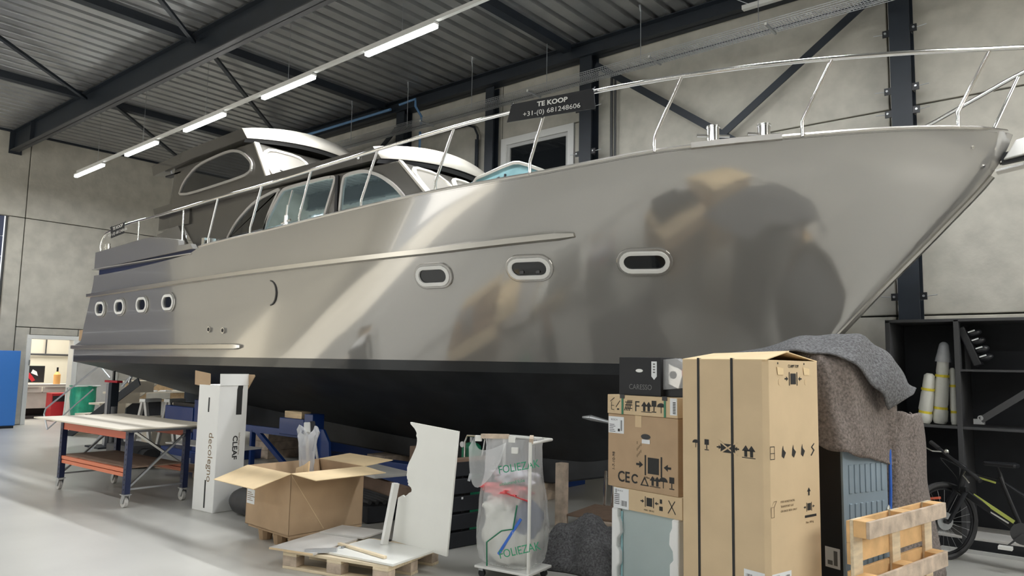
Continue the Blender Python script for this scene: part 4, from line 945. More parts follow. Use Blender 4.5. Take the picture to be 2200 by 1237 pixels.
# ---- carton stack with appliance
SA = math.atan2(-.11, .65)
def at_stack(x, y): a, b = rot2(x, y, SA); return (-3.16 + a, 5.01 + b)
def stack_thing(name, lb, cat, x, z, w_, d_, h_, m, dx=0, y=0):
    a = at_stack(x + w_ / 2, y + d_ / 2); t = thing(name, lb, cat, (a[0], a[1], z), SA + R(dx))
    F = Face((-w_ / 2, -d_ / 2, 0), (1, 0, 0), (0, 0, 1))
    if m: obj('carton_body', MB().b2((-w_ / 2, -d_ / 2, 0), (w_ / 2, d_ / 2, h_)), m, t, bev=.004)
    return t, F
# appliance in foam
t, F = stack_thing('packed_oven', 'glass-fronted appliance between white foam corners, bottom of the stack', 'appliance', .06, 0, .60, .55, .60, None)
obj('glass_front', MB().b2((-.24, -.26, .02), (.24, -.24, .60)), 'glass_pan', t); obj('appliance_body', MB().b2((-.27, -.24, .01), (.27, .26, .60)), 'grey_l', t)
for s_ in (-1, 1):
    pts = [(0, 0)]
    P = [(.0, .0)]; zz = 0
    prof = [(.07, 0), (.075, .08), (.055, .11), (.055, .17), (.08, .20), (.08, .29), (.05, .32), (.055, .38), (.085, .42), (.08, .50), (.06, .54), (.06, .60)]
    poly = [(s_ * (.31), 0)] + [(s_ * (.31 - a), b) for a, b in prof] + [(s_ * .31, .60)]
    obj('foam_corner', MB().prism(poly, lambda u, v, h: (u, h, v), -.30, -.16), 'white_e', t, bev=.012)
decal('glass_edge', F, [rect(.055, 0, .02, .58)], 'glass_turq', t, h=-.01)
# carton sleeve (low) of the appliance
t, F = stack_thing('carton_tray', 'pale carton tray with a white label, under the brown box', 'box', .05, .60, .64, .55, .155, 'cardboard_l', y=-.005)
decal('address_label', F, [rect(.005, .0, .15, .15)], 'paper', t)
text('print', 'BOSCH', F, .045, .125, .016, 'ink', t); decal('label_print', F, [rect(.015, .03 + k * .014, .05, .005) for k in range(6)] + barcode(.08, .02, .06, .04) + barcode(.02, .11, .02, .03, 3), 'ink', t, h=.002)
decal('print', F, clamp(.35, .085, .075) + [rect(.44, .04, .03, .03), rect(.445, .09, .02, .03), [(.52, .03), (.58, .12), (.575, .125), (.515, .035)], [(.58, .03), (.52, .12), (.525, .125), (.585, .035)]], 'ink', t)
text('print', 'MAX. 100 KG', F, .30, .02, .016, 'ink', t)
# brown box
t, F = stack_thing('oven_carton', 'brown carton with CE mark and handling symbols, mid stack', 'box', .0, .757, .66, .55, .545, 'cardboard', y=-.01)
decal('address_label', F, [rect(.005, .40, .155, .125)], 'paper', t)
text('print', 'BOSCH', F, .03, .495, .02, 'ink', t); decal('label_print', F, [rect(.015, .41 + k * .013, .06 - .01 * (k % 3), .004) for k in range(5)] + barcode(.125, .42, .02, .08, 4) + [rect(.10, .415, .02, .02)], 'ink', t, h=.002)
decal('grip_hole', F, [stad for stad in [[(.37 + a, .395 + b) for a, b in [(.045 * math.cos(q) + (.0), .02 * math.sin(q)) for q in [2 * PI * k / 16 for k in range(16)]]]]], 'black', t)
decal('white_tag', F, [rect(.335, .345, .075, .03)], 'paper', t, h=.003)
decal('tape', F, [rect(.27, .46, .06, .085)], 'cardboard_e', t)
decal('print', F, clamp(.44, .19, .145), 'ink', t)
text('print', 'Max. 100 kg', F, .37, .095, .022, 'ink', t)
text('print', 'CE', F, .10, .045, .11, 'ink', t, sx=.9, bold=.002)
decal('print', F, [[(.27 + .035 * math.cos(a), .08 + .035 * math.sin(a)) for a in [.6 + k * .35 for k in range(15)]] + [(.27 + .022 * math.cos(a), .08 + .022 * math.sin(a)) for a in [.6 + k * .35 for k in range(15)][::-1]]], 'ink', t)
tri = [(.32, .04), (.40, .04), (.36, .11)]; tr2 = [(.336, .048), (.384, .048), (.36, .09)]
mb = MB().ring(tri, tr2, F.p, .0012, .0018); obj('print', mb, 'ink', t)
decal('print', F, ups(.455, .05, .07) + umbrella_i(.53, .045, .08) + glass_i(.605, .045, .085), 'ink', t)
decal('print', F, [rect(.285 + (k % 4) * .012, .24 + k * .012, .007, .02) for k in range(9)], 'ink_g', t)
text('print', '1-7-10-98', F, .07, .12, .035, 'ink', t, rot=PI / 2)
# flat box
t, F = stack_thing('flat_carton', 'flat light carton strapped green, with arrows and a letter F', 'box', .0, 1.304, .665, .50, .145, 'cardboard_l', y=-.02)
decal('green_strap', F, [rect(.145, 0, .018, .145), rect(.545, 0, .018, .145)], 'green_d', t, h=.003); decal('strap_buckle', F, [rect(.13, .12, .045, .03), rect(.53, .12, .045, .03)], 'black', t, h=.004)
text('print', 'F', F, .27, .03, .11, 'ink', t)
decal('print', F, [[(.175, .03), (.25, .03), (.25, .115), (.175, .115)]], 'cardboard_e', t)
decal('print', F, [[(.17 + k * .016, .03), (.178 + k * .016, .03), (.214 + k * .012, .11), (.206 + k * .012, .11)] for k in range(4)] + [rect(.18, .045, .07, .006), rect(.18, .07, .07, .006), rect(.18, .09, .07, .006)] + ups(.385, .035, .07) + glass_i(.455, .03, .085) + umbrella_i(.52, .03, .075) + [rect(.04, .03, .03, .004), rect(.04, .06, .03, .004), rect(.04, .03, .004, .06), [(.03, .09), (.075, .12), (.073, .125), (.028, .094)], rect(.1, .03, .02, .012), [(.09, .05), (.13, .10), (.127, .104), (.087, .054)]], 'ink', t, h=.002)
decal('barcode_label', F, [rect(.60, .02, .06, .12)], 'paper', t, h=.002); decal('label_print', F, [rect(.625, .03 + k * .011, .025, .006) for k in range(8)], 'ink', t, h=.003)
# black box
t, F = stack_thing('black_carton', 'black carton with dull lettering, topmost of the stack', 'box', .10, 1.451, .40, .30, .285, 'sign', dx=0)
text('print', 'CARESSO', F, .10, .045, .055, 'silver_ink', t, sx=.95)
decal('grip_hole', F, [[(.20 + a, .185 + b) for a, b in [(.035 * math.cos(q), .013 * math.sin(q)) for q in [2 * PI * k / 14 for k in range(14)]]]], 'white_c', t)
decal('arrow_label', F, [[(.315, .145), (.34, .12), (.365, .145), (.365, .255), (.315, .255)]], 'paper', t); decal('label_print', F, [rect(.33, .17 + k * .02, .02, .01) for k in range(4)], 'silver_ink', t, h=.002)
a = at_stack(.55, .06); t = thing('sink_fitting', 'steel plate fitting in clear wrap beside the black carton', 'fitting', (a[0], a[1], 1.50), SA)
obj('steel_plate', MB().box((.02, 0, .10), (.15, .012, .14), rot=Euler((0, .35, 0)).to_matrix()), 'brushed', t, bev=.004); obj('drain_hole', MB().cyl((.02, -.012, .11), (.02, -.006, .11), .028, n=16), 'grey_d', t); obj('orange_tip', MB().box((.11, 0, .13), (.02, .02, .05)), 'red_o', t)
obj('film_wrap', MB().prism([(-.06, .0), (.14, .02), (.14, .19), (.06, .23), (-.06, .22)], lambda u, v, h: (u, h, v), -.03, .04), 'film', t)
tag(obj('dark_carton', MB().b2((-2.66, 4.98, 1.452), (-2.50, 5.25, 1.64)), 'black'), 'dark box half hidden behind the tall carton', 'box')

# ---- the tall brown carton
TA = R(-13.2)
t = thing('tall_brown_carton', 'tall light brown carton with two black straps, nearest the viewer', 'box', (0, 0, 0), TA)
w_, d_, h_ = .65, .57, 1.73
cx, cy = rot2(-w_ / 2, d_ / 2, TA); t.location = (-1.735 + cx, 4.53 + cy, 0)
mb = MB(); ch = .03
obj('carton_body', MB().prism([(-w_ / 2, -d_ / 2), (w_ / 2 - ch, -d_ / 2), (w_ / 2, -d_ / 2 + ch), (w_ / 2, d_ / 2), (-w_ / 2, d_ / 2)], lambda u, v, h: (u, v, h), 0, h_ - .01), 'cardboard_l', t, bev=.003)
F = Face((-w_ / 2, -d_ / 2, 0), (1, 0, 0), (0, 0, 1)); Fr = Face((w_ / 2, -d_ / 2, 0), (0, 1, 0), (0, 0, 1))
for x in (.135, .40):
    obj('strap', MB().b2((-w_ / 2 + x - .009, -d_ / 2 - .003, 0), (-w_ / 2 + x + .009, -d_ / 2 - .001, h_)).box((-w_ / 2 + x, 0, h_ + .005), (.016, d_, .002), rot=Euler((.03, 0, 0)).to_matrix()), 'ink', t)
def fl(q, m='cardboard_in'): mb = MB(); mb.poly(q); return obj('flap', mb, m, t, solid=.006)
fl([(-w_ / 2, -d_ / 2, h_ - .01), (w_ / 2, -d_ / 2, h_ - .01), (w_ / 2 - .02, -.0, h_ + .05), (-w_ / 2 + .04, .0, h_ + .035)])
fl([(w_ / 2 - .03, -.01, h_ + .045), (w_ / 2, d_ / 2, h_ - .01), (-w_ / 2, d_ / 2, h_ - .01), (-w_ / 2 + .05, -.01, h_ + .03)])
for x in (.16, .45):
    decal('torn_tab', Fr, [[(x - .05, h_ - .05), (x + .02, h_ - .06), (x + .02, h_ - .10), (x - .04, h_ - .10)]], 'cardboard_in', t, h=.004)
    decal('staple_hole', Fr, [rect(x - .04, h_ - .035, .01, .012)], 'ink', t)
    decal('print', Fr, [[(x - .02 + .014 * math.cos(q), h_ - .145 + .02 * math.sin(q)) for q in [2 * PI * k / 8 for k in range(8)]]], 'cardboard_e', t)
text('print', 'CLAMP TOP!', Fr, .235, h_ - .055, .028, 'ink', t, sx=.75)
decal('print', Fr, clamp(.29, h_ - .125, .085), 'ink', t)
# mid height symbols
zs = 1.16
decal('print', F, umbrella_i(.11, zs - .02, .055) + glass_i(.20, zs - .03, .07) + [rect(.31, zs - .03, .11, .055)] + arrow_r(.28, zs, .035) + arrow_r(.45, zs, .035, -1) + ups(.52, zs - .04, .07), 'ink', t)
decal('print_strike', F, [[(.29, zs + .04), (.30, zs + .045), (.44, zs - .04), (.43, zs - .045)], [(.29, zs - .04), (.30, zs - .045), (.44, zs + .04), (.43, zs + .045)]], 'cardboard_l', t, h=.002)
decal('print', Fr, [rect(.03, zs - .045, .045, .004), rect(.03, zs - .01, .045, .004), rect(.03, zs + .03, .045, .004), rect(.03, zs - .045, .003, .078), rect(.073, zs - .045, .003, .078)] + sum([[[(x, zs - .03), (x + .022, zs - .045), (x + .045, zs - .01), (x + .02, zs + .01), (x + .016, zs + .035), (x + .006, zs + .012)]] for x in (.15, .26, .36)], []) + [[(.47, zs - .04), (.50, zs - .01), (.475, zs + .01), (.51, zs + .035), (.515, zs + .03), (.49, zs + .01), (.515, zs - .01), (.48, zs - .045)]], 'ink', t)
zs = .80
decal('print', Fr, [rect(.03, zs - .03, .004, .06), rect(.06, zs - .03, .004, .06), rect(.03, zs - .03, .034, .003), rect(.03, zs + .03, .034, .003), [(.064, zs + .03), (.09, zs + .065), (.087, zs + .067), (.061, zs + .033)], [(.03, zs + .03), (.06, zs + .065), (.09, zs + .067), (.09, zs + .064), (.06, zs + .062)]], 'ink_g', t)
for k, s_ in enumerate(('FOR HORIZONTAL', 'TRANSPORT LAY', 'ON BACK SIDE ONLY')): text('print', s_, Fr, .13, zs + .05 - k * .028, .018, 'ink_g', t)
decal('print', Fr, arrow_up(.44, zs + .07, .05) + clamp(.44, zs + .0, .055) + [rect(.39, zs - .065, .13, .015)], 'ink', t); text('print', 'Max. 100 kg', Fr, .40, zs - .10, .018, 'ink_g', t)
# corner label
decal('corner_label', F, [rect(w_ - .175, .27, .147, .175)], 'paper', t); decal('corner_label', Fr, [rect(.03, .27, .20, .17)], 'paper', t, h=.001)
decal('label_print', F, barcode(w_ - .16, .30, .05, .12, 6) + [rect(w_ - .09, .31, .04, .02), rect(w_ - .08, .36, .03, .02)], 'ink', t, h=.002); decal('label_print', Fr, [rect(.05, .29 + k * .016, .05, .004) for k in range(8)] + barcode(.17, .30, .045, .12, 6) + [rect(.12, .29, .02, .02)], 'ink', t, h=.002)
text('print', 'BOSCH', Fr, .06, .42, .014, 'ink', t)

# ---- black fridge with ribbed sheet-steel back, blanket on top
GA = R(70)     # direction of the ribbed face
t = thing('tall_fridge', 'tall black fridge with ribbed blue-grey steel back under blankets', 'fridge', (-1.63, 5.62, 0), GA)
obj('black_side', MB().b2((0, 0, .02), (.52, .64, 1.72)), 'black', t, bev=.006)
Fg = Face((0, 0, 0), (1, 0, 0), (0, 0, 1))
obj('steel_back', MB().b2((.02, -.012, .05), (.52, 0, 1.70)), 'steel_sheet', t, bev=.004)
mb = MB()
for r in range(5):
    for k in range(7):
        mb.box((.085 + k * .062, -.014, .36 + r * .27), (.030, .012, .20))
obj('pressed_rib', mb, 'steel_sheet', t, bev=.004)['kind'] = 'stuff'
obj('edge_flange', MB().b2((0, -.02, .03), (.035, 0, 1.72)), 'steel_sheet', t, bev=.004)
obj('rating_label', MB().b2((-.002, .02, .28), (0, .14, .42)), 'paper', t); obj('label_print', MB().b2((-.003, .04, .30), (-.002, .07, .40)).b2((-.003, .08, .30), (-.002, .12, .33)), 'silver_ink', t)
tag(obj('packing_strap', MB().tube([(-1.425, 6.13, 1.1), (-1.425, 6.12, .8), (-1.43, 6.11, .62), (-1.43, 6.11, .4)], .011).tube([(-1.44, 6.10, .66), (-1.47, 6.05, .5), (-1.46, 6.06, .42)], .008), 'strap'), 'blue strap hanging down the ribbed steel back', 'strap')
tag(obj('plastic_scrap', crumple(MB(), (-1.435, 6.09, .60), .02, .02, .09, 4, 10, 8, .3), 'wrap', smooth=True), 'white plastic scrap tied to the blue strap', 'plastic')
# second wrapped appliance behind
t = thing('wrapped_appliance', 'dark appliance hidden under the hanging brown-grey blanket', 'appliance', (-1.52, 6.48, 0), R(78))
obj('appliance_body', MB().b2((0, 0, .02), (.55, .50, 1.28)), 'black', t, bev=.006)
# blankets: sheets that follow a section, with folds
def drape(name, lb, rows, m, amp=.012, seed=1, parts=None):
    rnd = random.Random(seed); ph = [rnd.uniform(0, 6) for _ in range(6)]
    P = []
    for i, r in enumerate(rows):
        c = catmull(r, 8); P.append(c)
    n = len(P); dense = []
    m_ = len(P[0])
    cols = [catmull([P[i][j] for i in range(n)], 8) for j in range(m_)]
    dense = [[cols[j][i] for j in range(m_)] for i in range(len(cols[0]))]
    for i, r in enumerate(dense):
        for j, p in enumerate(r):
            k = amp * (math.sin(i * .55 + ph[0] + j * .13) + .8 * math.sin(j * .5 + ph[1] - i * .2) + .6 * math.sin(i * .9 + j * .35 + ph[2]))
            r[j] = p + Vector((k * .6, -k, k * .6))
    o = obj(name, MB().grid(dense), m, smooth=True, solid=.012); tag(o, lb, 'blanket', parts); return o
# brown-grey blanket over the fridge, hanging down the ribbed side
drape('moving_blanket', 'brown-grey moving blanket draped over the top of the fridge', [
    [(-1.98, 5.58, 1.30), (-1.90, 5.50, 1.55), (-1.93, 5.62, 1.76), (-2.1, 5.85, 1.80), (-2.25, 6.05, 1.78)],
    [(-1.70, 5.49, 1.12), (-1.70, 5.47, 1.45), (-1.72, 5.52, 1.77), (-1.9, 5.8, 1.82), (-2.1, 6.05, 1.80)],
    [(-1.53, 5.64, 1.08), (-1.53, 5.60, 1.40), (-1.56, 5.62, 1.77), (-1.8, 5.9, 1.84), (-2.0, 6.1, 1.82)],
    [(-1.47, 5.96, 1.02), (-1.47, 5.93, 1.30), (-1.50, 5.90, 1.70), (-1.7, 6.05, 1.80), (-1.9, 6.2, 1.80)],
    [(-1.385, 6.16, .98), (-1.39, 6.16, 1.24), (-1.40, 6.17, 1.62), (-1.6, 6.3, 1.76), (-1.8, 6.45, 1.76)]], 'blanket', .013, 3)
drape('moving_blanket', 'darker grey moving blanket folded over the fridge top at right', [
    [(-2.62, 5.60, 1.745), (-2.45, 5.95, 1.80), (-2.3, 6.2, 1.80)],
    [(-2.05, 5.46, 1.78), (-2.0, 5.85, 1.90), (-2.0, 6.2, 1.88)],
    [(-1.72, 5.46, 1.80), (-1.72, 5.9, 1.93), (-1.75, 6.3, 1.88)],
    [(-1.50, 5.56, 1.70), (-1.50, 5.92, 1.88), (-1.55, 6.35, 1.84)],
    [(-1.40, 5.80, 1.50), (-1.35, 6.06, 1.70), (-1.42, 6.40, 1.68)],
    [(-1.38, 5.95, 1.40), (-1.27, 6.18, 1.50), (-1.32, 6.50, 1.52)]], 'blanket_d', .016, 7)
drape('moving_blanket', 'brown-grey moving blanket hanging down beside the ribbed steel', [
    [(-1.56, 6.30, 1.34), (-1.56, 6.31, 1.0), (-1.55, 6.32, .6), (-1.55, 6.32, .12)],
    [(-1.45, 6.40, 1.35), (-1.44, 6.42, 1.0), (-1.43, 6.42, .6), (-1.42, 6.42, .08)],
    [(-1.36, 6.60, 1.34), (-1.345, 6.62, 1.0), (-1.33, 6.63, .6), (-1.31, 6.64, .06)],
    [(-1.37, 6.95, 1.32), (-1.345, 6.96, 1.0), (-1.33, 6.97, .6), (-1.25, 6.97, .04)],
    [(-1.50, 7.15, 1.32), (-1.46, 7.16, 1.0), (-1.42, 7.17, .6), (-1.30, 7.3, .03)]], 'blanket', .012, 12)

# ---- wooden pallet standing on its long edge
t = thing('standing_pallet', 'orange pine pallet standing on edge at the lower right', 'pallet', (-1.365, 4.93, 0), R(80))
L, Hh = 1.18, .76
for z in (0, .33, .66):
    obj('skid_board', MB().b2((0, -.10, z), (L, -.078, z + .10)), 'wood_grey', t, bev=.003)
    for x in (0, L / 2 - .07, L - .14): obj('block', MB().b2((x, -.078, z), (x + .14, 0, z + .10)), 'wood_o', t, bev=.004)
for x in (0, L / 2 - .05, L - .12): obj('cross_board', MB().b2((x, 0, 0), (x + .12, .022, Hh)), 'wood_w', t, bev=.003)
for z in (0, .16, .32, .49, .62): obj('deck_board', MB().b2((0, .022, z), (L, .044, z + .13)), 'wood_o', t, bev=.003)

# ---- black shelving
t = thing('shelving', 'long black shelving unit with wide bays along the wall', 'shelving', (0, 8.40, 0))
X0 = -1.96
obj('back_panel', MB().b2((X0, .63, .0), (3.4, .65, 2.18)), 'black_m', t)
for x in (X0, -1.345, 1.0, 3.36): obj('upright_panel', MB().b2((x, 0, 0), (x + .045, .63, 2.19)), 'grey_d', t, bev=.003)
for a, b in ((X0, -1.345), (-1.30, 1.0), (1.045, 3.36)):
    obj('top_board', MB().b2((a, 0, 2.17), (b + .045, .63, 2.20)), 'grey_d', t, bev=.003)
    obj('middle_shelf', MB().b2((a + .045 * (a == X0), .0, 1.13), (b, .63, 1.155)), 'grey_d', t, bev=.003)
    obj('base_board', MB().b2((a + .045 * (a == X0), 0, .10), (b, .63, .125)), 'grey_l', t, bev=.003)
    obj('plinth', MB().b2((a, .0, .0), (b, .02, .10)), 'black', t)
obj('upper_shelf', MB().b2((-1.30, 0, 1.685), (1.0, .63, 1.705)), 'grey_d', t)
obj('pale_base_front', MB().b2((-1.5, -.14, 0), (3.3, -.10, .03)), 'shade_g', t)
# shelf contents
def roll(lb, x, y, z, h_, r, lean, tip=False):
    t = thing('wrapped_roll', lb, 'roll', (x, y, z), 0, 'wrapped rolls on the black shelf'); t.rotation_euler = (R(2), R(lean), 0)
    mb = MB(); pr = [(0, r * .8), (.03, r), (h_ * .18, r * 1.0), (h_ * .22, r * .85), (h_ * .28, r * 1.0), (h_ * .6, r * .92), (h_ * .68, r * .78), (h_ * .74, r * .85), (h_ * .96, r * .75), (h_, r * .4)]
    mb.grid([[(q * (1 + .04 * math.sin(5 * a + zz * 20)) * math.cos(a), q * math.sin(a), zz) for a in [2 * PI * k / 16 for k in range(16)]] for zz, q in pr], closed=True); mb.poly([(r * .4 * math.cos(2 * PI * k / 16), r * .4 * math.sin(2 * PI * k / 16), h_) for k in range(16)])
    obj('foam_wrap', mb, 'wrap', t, smooth=True, ang=60)
    for zz in (.22, .68): obj('yellow_tape', MB().cyl((0, 0, h_ * zz - .012), (0, 0, h_ * zz + .012), r * .95, n=16), 'yellow', t)
    if tip: obj('film_hood', MB().cyl((0, 0, h_ * .88), (0, 0, h_ * 1.1), r * 1.1, r * .7, n=14).sph((0, 0, h_ * 1.1), r * .7), 'film_d', t, smooth=True)
roll('shortest white wrapped roll on the left of the shelf', -1.655, 8.53, 1.165, .50, .065, 8)
roll('middle white wrapped roll with a clear hood on the shelf', -1.525, 8.58, 1.165, .70, .068, 5, True)
roll('slim white wrapped roll standing against the upright panel', -1.40, 8.62, 1.16, .56, .036, 0)
tag(obj('small_block', MB().b2((-1.93, 8.42, 1.156), (-1.80, 8.48, 1.18)), 'panel_b'), 'small beige block on the left end of the middle shelf', 'block')
t = thing('boot_rack', 'black moulded tray with four bulges leaning on the upper shelf', 'rack', (-1.14, 8.52, 1.73)); t.rotation_euler = (0, R(-20), 0)
obj('tray_back', MB().b2((-.05, -.05, .02), (.02, .12, .42)), 'black', t, bev=.01)
for k in range(4): p = obj('bulge', MB().sph((.07, 0, .07 + k * .085), .06, (1.15, .9, .62)), 'black', t, smooth=True); obj('white_clip', MB().b2((.03, -.06, .085 + k * .085), (.09, -.05, .097 + k * .085)), 'paper', p)
t = thing('steel_strut', 'dark square steel tube leaning diagonally in the shelf bay', 'strut', (-1.15, 8.43, 1.185)); obj('tube', MB().bar((0, 0, .04), (.65, .02, .52), .06, .06), 'grey_d', t); obj('end_bracket', MB().b2((-.06, -.02, 0), (.03, .04, .05)).cyl((0, -.03, .06), (0, .03, .06), .025), 'zinc', t)

# ---- mountain bike
t = thing('mountain_bike', 'black and lime mountain bike parked before the shelving', 'bicycle', (-1.22, 7.78, 0))
def wheel(c, ang, r=.34):
    ca, sa = math.cos(ang), math.sin(ang)
    f = lambda a, q, h=0: (c[0] + ca * q * math.cos(a) - sa * h, c[1] + sa * q * math.cos(a) + ca * h, c[2] + q * math.sin(a))
    w0 = obj('wheel', MB().tube([f(2 * PI * k / 40, r - .02) for k in range(40)], .026, n=8, closed=True), 'rubber', t, smooth=True)
    obj('rim', MB().tube([f(2 * PI * k / 40, r - .055) for k in range(40)], .011, n=6, closed=True), 'black', w0)
    mb = MB()
    for k in range(24): mb.tube([f(2 * PI * k / 24, .02), f(2 * PI * k / 24 + .2, r - .06)], .0014, n=3)
    obj('spokes', mb, 'zinc', w0); obj('hub', MB().cyl(f(0, 0, -.05), f(0, 0, .05), .022), 'grey_d', w0)
    for q in (-.018,): obj('brake_disc', MB().cyl(f(0, 0, q), f(0, 0, q + .003), .08, n=20), 'zinc', w0)
FW_ = (-.17, .05, .34); RW = (.90, -.02, .34); wa_ = R(50)
wheel(FW_, wa_); wheel(RW, R(-4))
head = Vector((.00, .05, .78)); head_b = Vector((-.03, .05, .64)); bb = Vector((.43, .0, .33)); seat_t = Vector((.30, .0, .74)); ra = Vector(RW)
obj('down_tube', MB().bar(head_b, bb, .045, .062), 'black', t, bev=.012); obj('down_tube_graphic', MB().bar(head_b + Vector((.10, -.024, -.04)), bb + Vector((-.06, -.024, .085)), .004, .03), 'lime', t); obj('down_tube_lettering', MB().bar(head_b + Vector((.13, -.024, -.115)), bb + Vector((-.10, -.024, .07)), .004, .012), 'white', t)
obj('top_tube', MB().bar(head, seat_t, .03, .036), 'black', t, bev=.01); obj('top_tube_graphic', MB().bar(head + Vector((.06, -.017, -.012)), seat_t + Vector((-.05, -.017, -.012)), .004, .016), 'lime', t); obj('head_tube', MB().cyl(head_b, head + Vector((.01, 0, .04)), .025), 'black', t)
obj('seat_tube', MB().cyl(bb, seat_t + Vector((-.02, 0, .04)), .02).cyl(seat_t, seat_t + Vector((-.03, 0, .12)), .014), 'black', t)
obj('rear_triangle', MB().tube([bb, ra + Vector((0, .06, 0))], .012).tube([bb, ra + Vector((0, -.06, 0))], .012).tube([seat_t, ra + Vector((0, .06, 0))], .011).tube([seat_t, ra + Vector((0, -.06, 0))], .011), 'black', t)
obj('saddle', MB().prism([(-.14, -.02), (-.1, -.035), (.10, -.075), (.13, 0), (.10, .075), (-.1, .035), (-.14, .02)], lambda u, v, h: (seat_t.x - .0 + u, v, .87 + h), 0, .035), 'black', t, bev=.012)
n_ = Vector((-math.sin(wa_), math.cos(wa_), 0)); Fv = Vector(FW_)
for s_ in (-1, 1): obj('fork_leg', MB().cyl(Fv + n_ * .06 * s_, head_b + n_ * .06 * s_ + Vector((0, 0, -.02)), .016, .021), 'wood_grey' if s_ > 9 else 'black_m', t)
obj('fork_crown', MB().bar(head_b - n_ * .08, head_b + n_ * .08, .035, .035), 'black', t)
hb = Vector((-.06, .01, .885))
obj('stem', MB().cyl(head + Vector((.01, 0, .05)), hb, .018), 'black', t)
A_ = Vector((-.28, .20, 1.02)); B_ = Vector((.16, -.18, .75)); hb = (A_ + B_) / 2; n_ = (A_ - B_).normalized()
bl = obj('handlebar', MB().tube([A_, hb + n_ * .05, hb - n_ * .05, B_], .015), 'black', t)
for e, s_ in ((A_, 1), (B_, -1)):
    obj('grip', MB().cyl(e, e - n_ * .12 * s_, .019), 'rubber', bl); obj('brake_lever', MB().tube([e - n_ * .17 * s_, e - n_ * .12 * s_ + Vector((-.05, -.05, -.02)), e - n_ * .03 * s_ + Vector((-.06, -.06, -.03))], .006), 'stainless', bl)
obj('bell', MB().sph(hb + n_ * .1 + Vector((0, 0, .03)), .022), 'stainless', bl, smooth=True)
cr = obj('crankset', MB().cyl(bb + Vector((0, -.06, 0)), bb + Vector((0, -.05, 0)), .09, n=24).bar(bb + Vector((0, -.075, 0)), bb + Vector((-.12, -.075, -.12)), .02, .014).bar(bb + Vector((0, .075, 0)), bb + Vector((.12, .075, .12)), .02, .014), 'grey_d', t)
obj('pedal', MB().box(bb + Vector((-.12, -.12, -.12)), (.10, .08, .025)), 'white', cr); obj('pedal', MB().box(bb + Vector((.12, .12, .12)), (.10, .08, .025)), 'white', cr)
obj('orange_reflector', MB().bar(Fv + Vector((-.12, -.1, .19)), Fv + Vector((-.02, .0, .20)), .01, .02), 'red_o', t)
obj('brake_cable', MB().tube(catmull([hb - n_ * .2, hb + Vector((-.10, -.05, .02)), head + Vector((-.06, 0, -.04)), head_b + Vector((0, 0, -.02))]), .004), 'black', t)
tag(obj('wooden_cover_sheet', MB().b2((-2.56, 8.55, 0), (-2.42, 8.60, 2.12)), 'wood_o'), 'narrow orange wooden board standing behind the blankets', 'board')

# ---- cradle: deep blue steel under the yacht
t = thing('boat_cradle', 'deep blue steel cradle beam and uprights carrying the yacht', 'cradle', (-8.0, 6.75, 0))
obj('main_beam', MB().b2((-1.6, 0, .05), (1.9, .20, .36)), 'blue', t, bev=.01)
obj('far_beam', MB().b2((-3.9, 1.6, .05), (1.9, 1.8, .36)), 'blue', t, bev=.01)
for x in (-3.8, -1.0, 1.7): obj('cross_beam', MB().b2((x, -.6, .0), (x + .2, 2.3, .16)), 'blue', t, bev=.01)
obj('bracket_post', MB().b2((-1.12, -.35, .1), (-.92, -.15, .92)), 'blue', t, bev=.008)
obj('bracket_arm', MB().b2((-1.72, -.36, .60), (-1.12, -.14, .84)), 'blue', t, bev=.01)
obj('bracket_gusset', MB().prism([(-.92, .1), (-.60, .1), (-.64, .55), (-.78, .72), (-.92, .72)], lambda u, v, h: (u, -.27 + h, v), 0, .04).prism([(-1.12, .60), (-1.42, .60), (-1.12, .22)], lambda u, v, h: (u, -.27 + h, v), 0, .04), 'blue', t, bev=.004)
obj('side_frame', MB().bar((-3.9, -.3, .62), (-1.1, -.3, .62), .06, .10).bar((-2.4, -.3, .6), (-1.4, -.3, .05), .05, .07).bar((-2.5, -.3, .6), (-2.5, -.3, .0), .05, .07), 'blue', t)
obj('wood_wedge', MB().b2((-1.62, -.34, .842), (-1.2, -.18, .94)), 'wood', t, bev=.004)
t = thing('boat_cradle', 'deep blue steel cradle stand between the trolley and white carton', 'cradle', (-12.9, 6.6, 0))
obj('stand_post', MB().b2((.45, -.1, 0), (.75, .15, .98)), 'blue', t, bev=.01); obj('stand_arm', MB().b2((-.55, -.12, .55), (.45, .12, .84)), 'blue', t, bev=.01); obj('stand_pad', MB().b2((-.4, -.05, .84), (.6, .12, .90)), 'black', t)
obj('stand_foot', MB().b2((-.6, -.15, 0), (.8, .2, .12)).b2((.3, -.12, .3), (.45, .12, .42)), 'blue', t, bev=.01)
for x, hz, lb in ((-11.6, .43, 'keel block of stacked timber far under the hull'), (-8.6, .325, 'keel block of stacked timber near the hull middle'), (-5.9, .22, 'keel block of stacked timber under the forward keel')):
    t = thing('keel_block', lb, 'block', (x, 7.65, 0)); n = max(1, int(hz / .14))
    for k in range(n): obj('timber', MB().b2((-.2, -.35, k * hz / n + .001), (.2, .35, (k + 1) * hz / n - .002)), 'wood_grey', t, bev=.006)

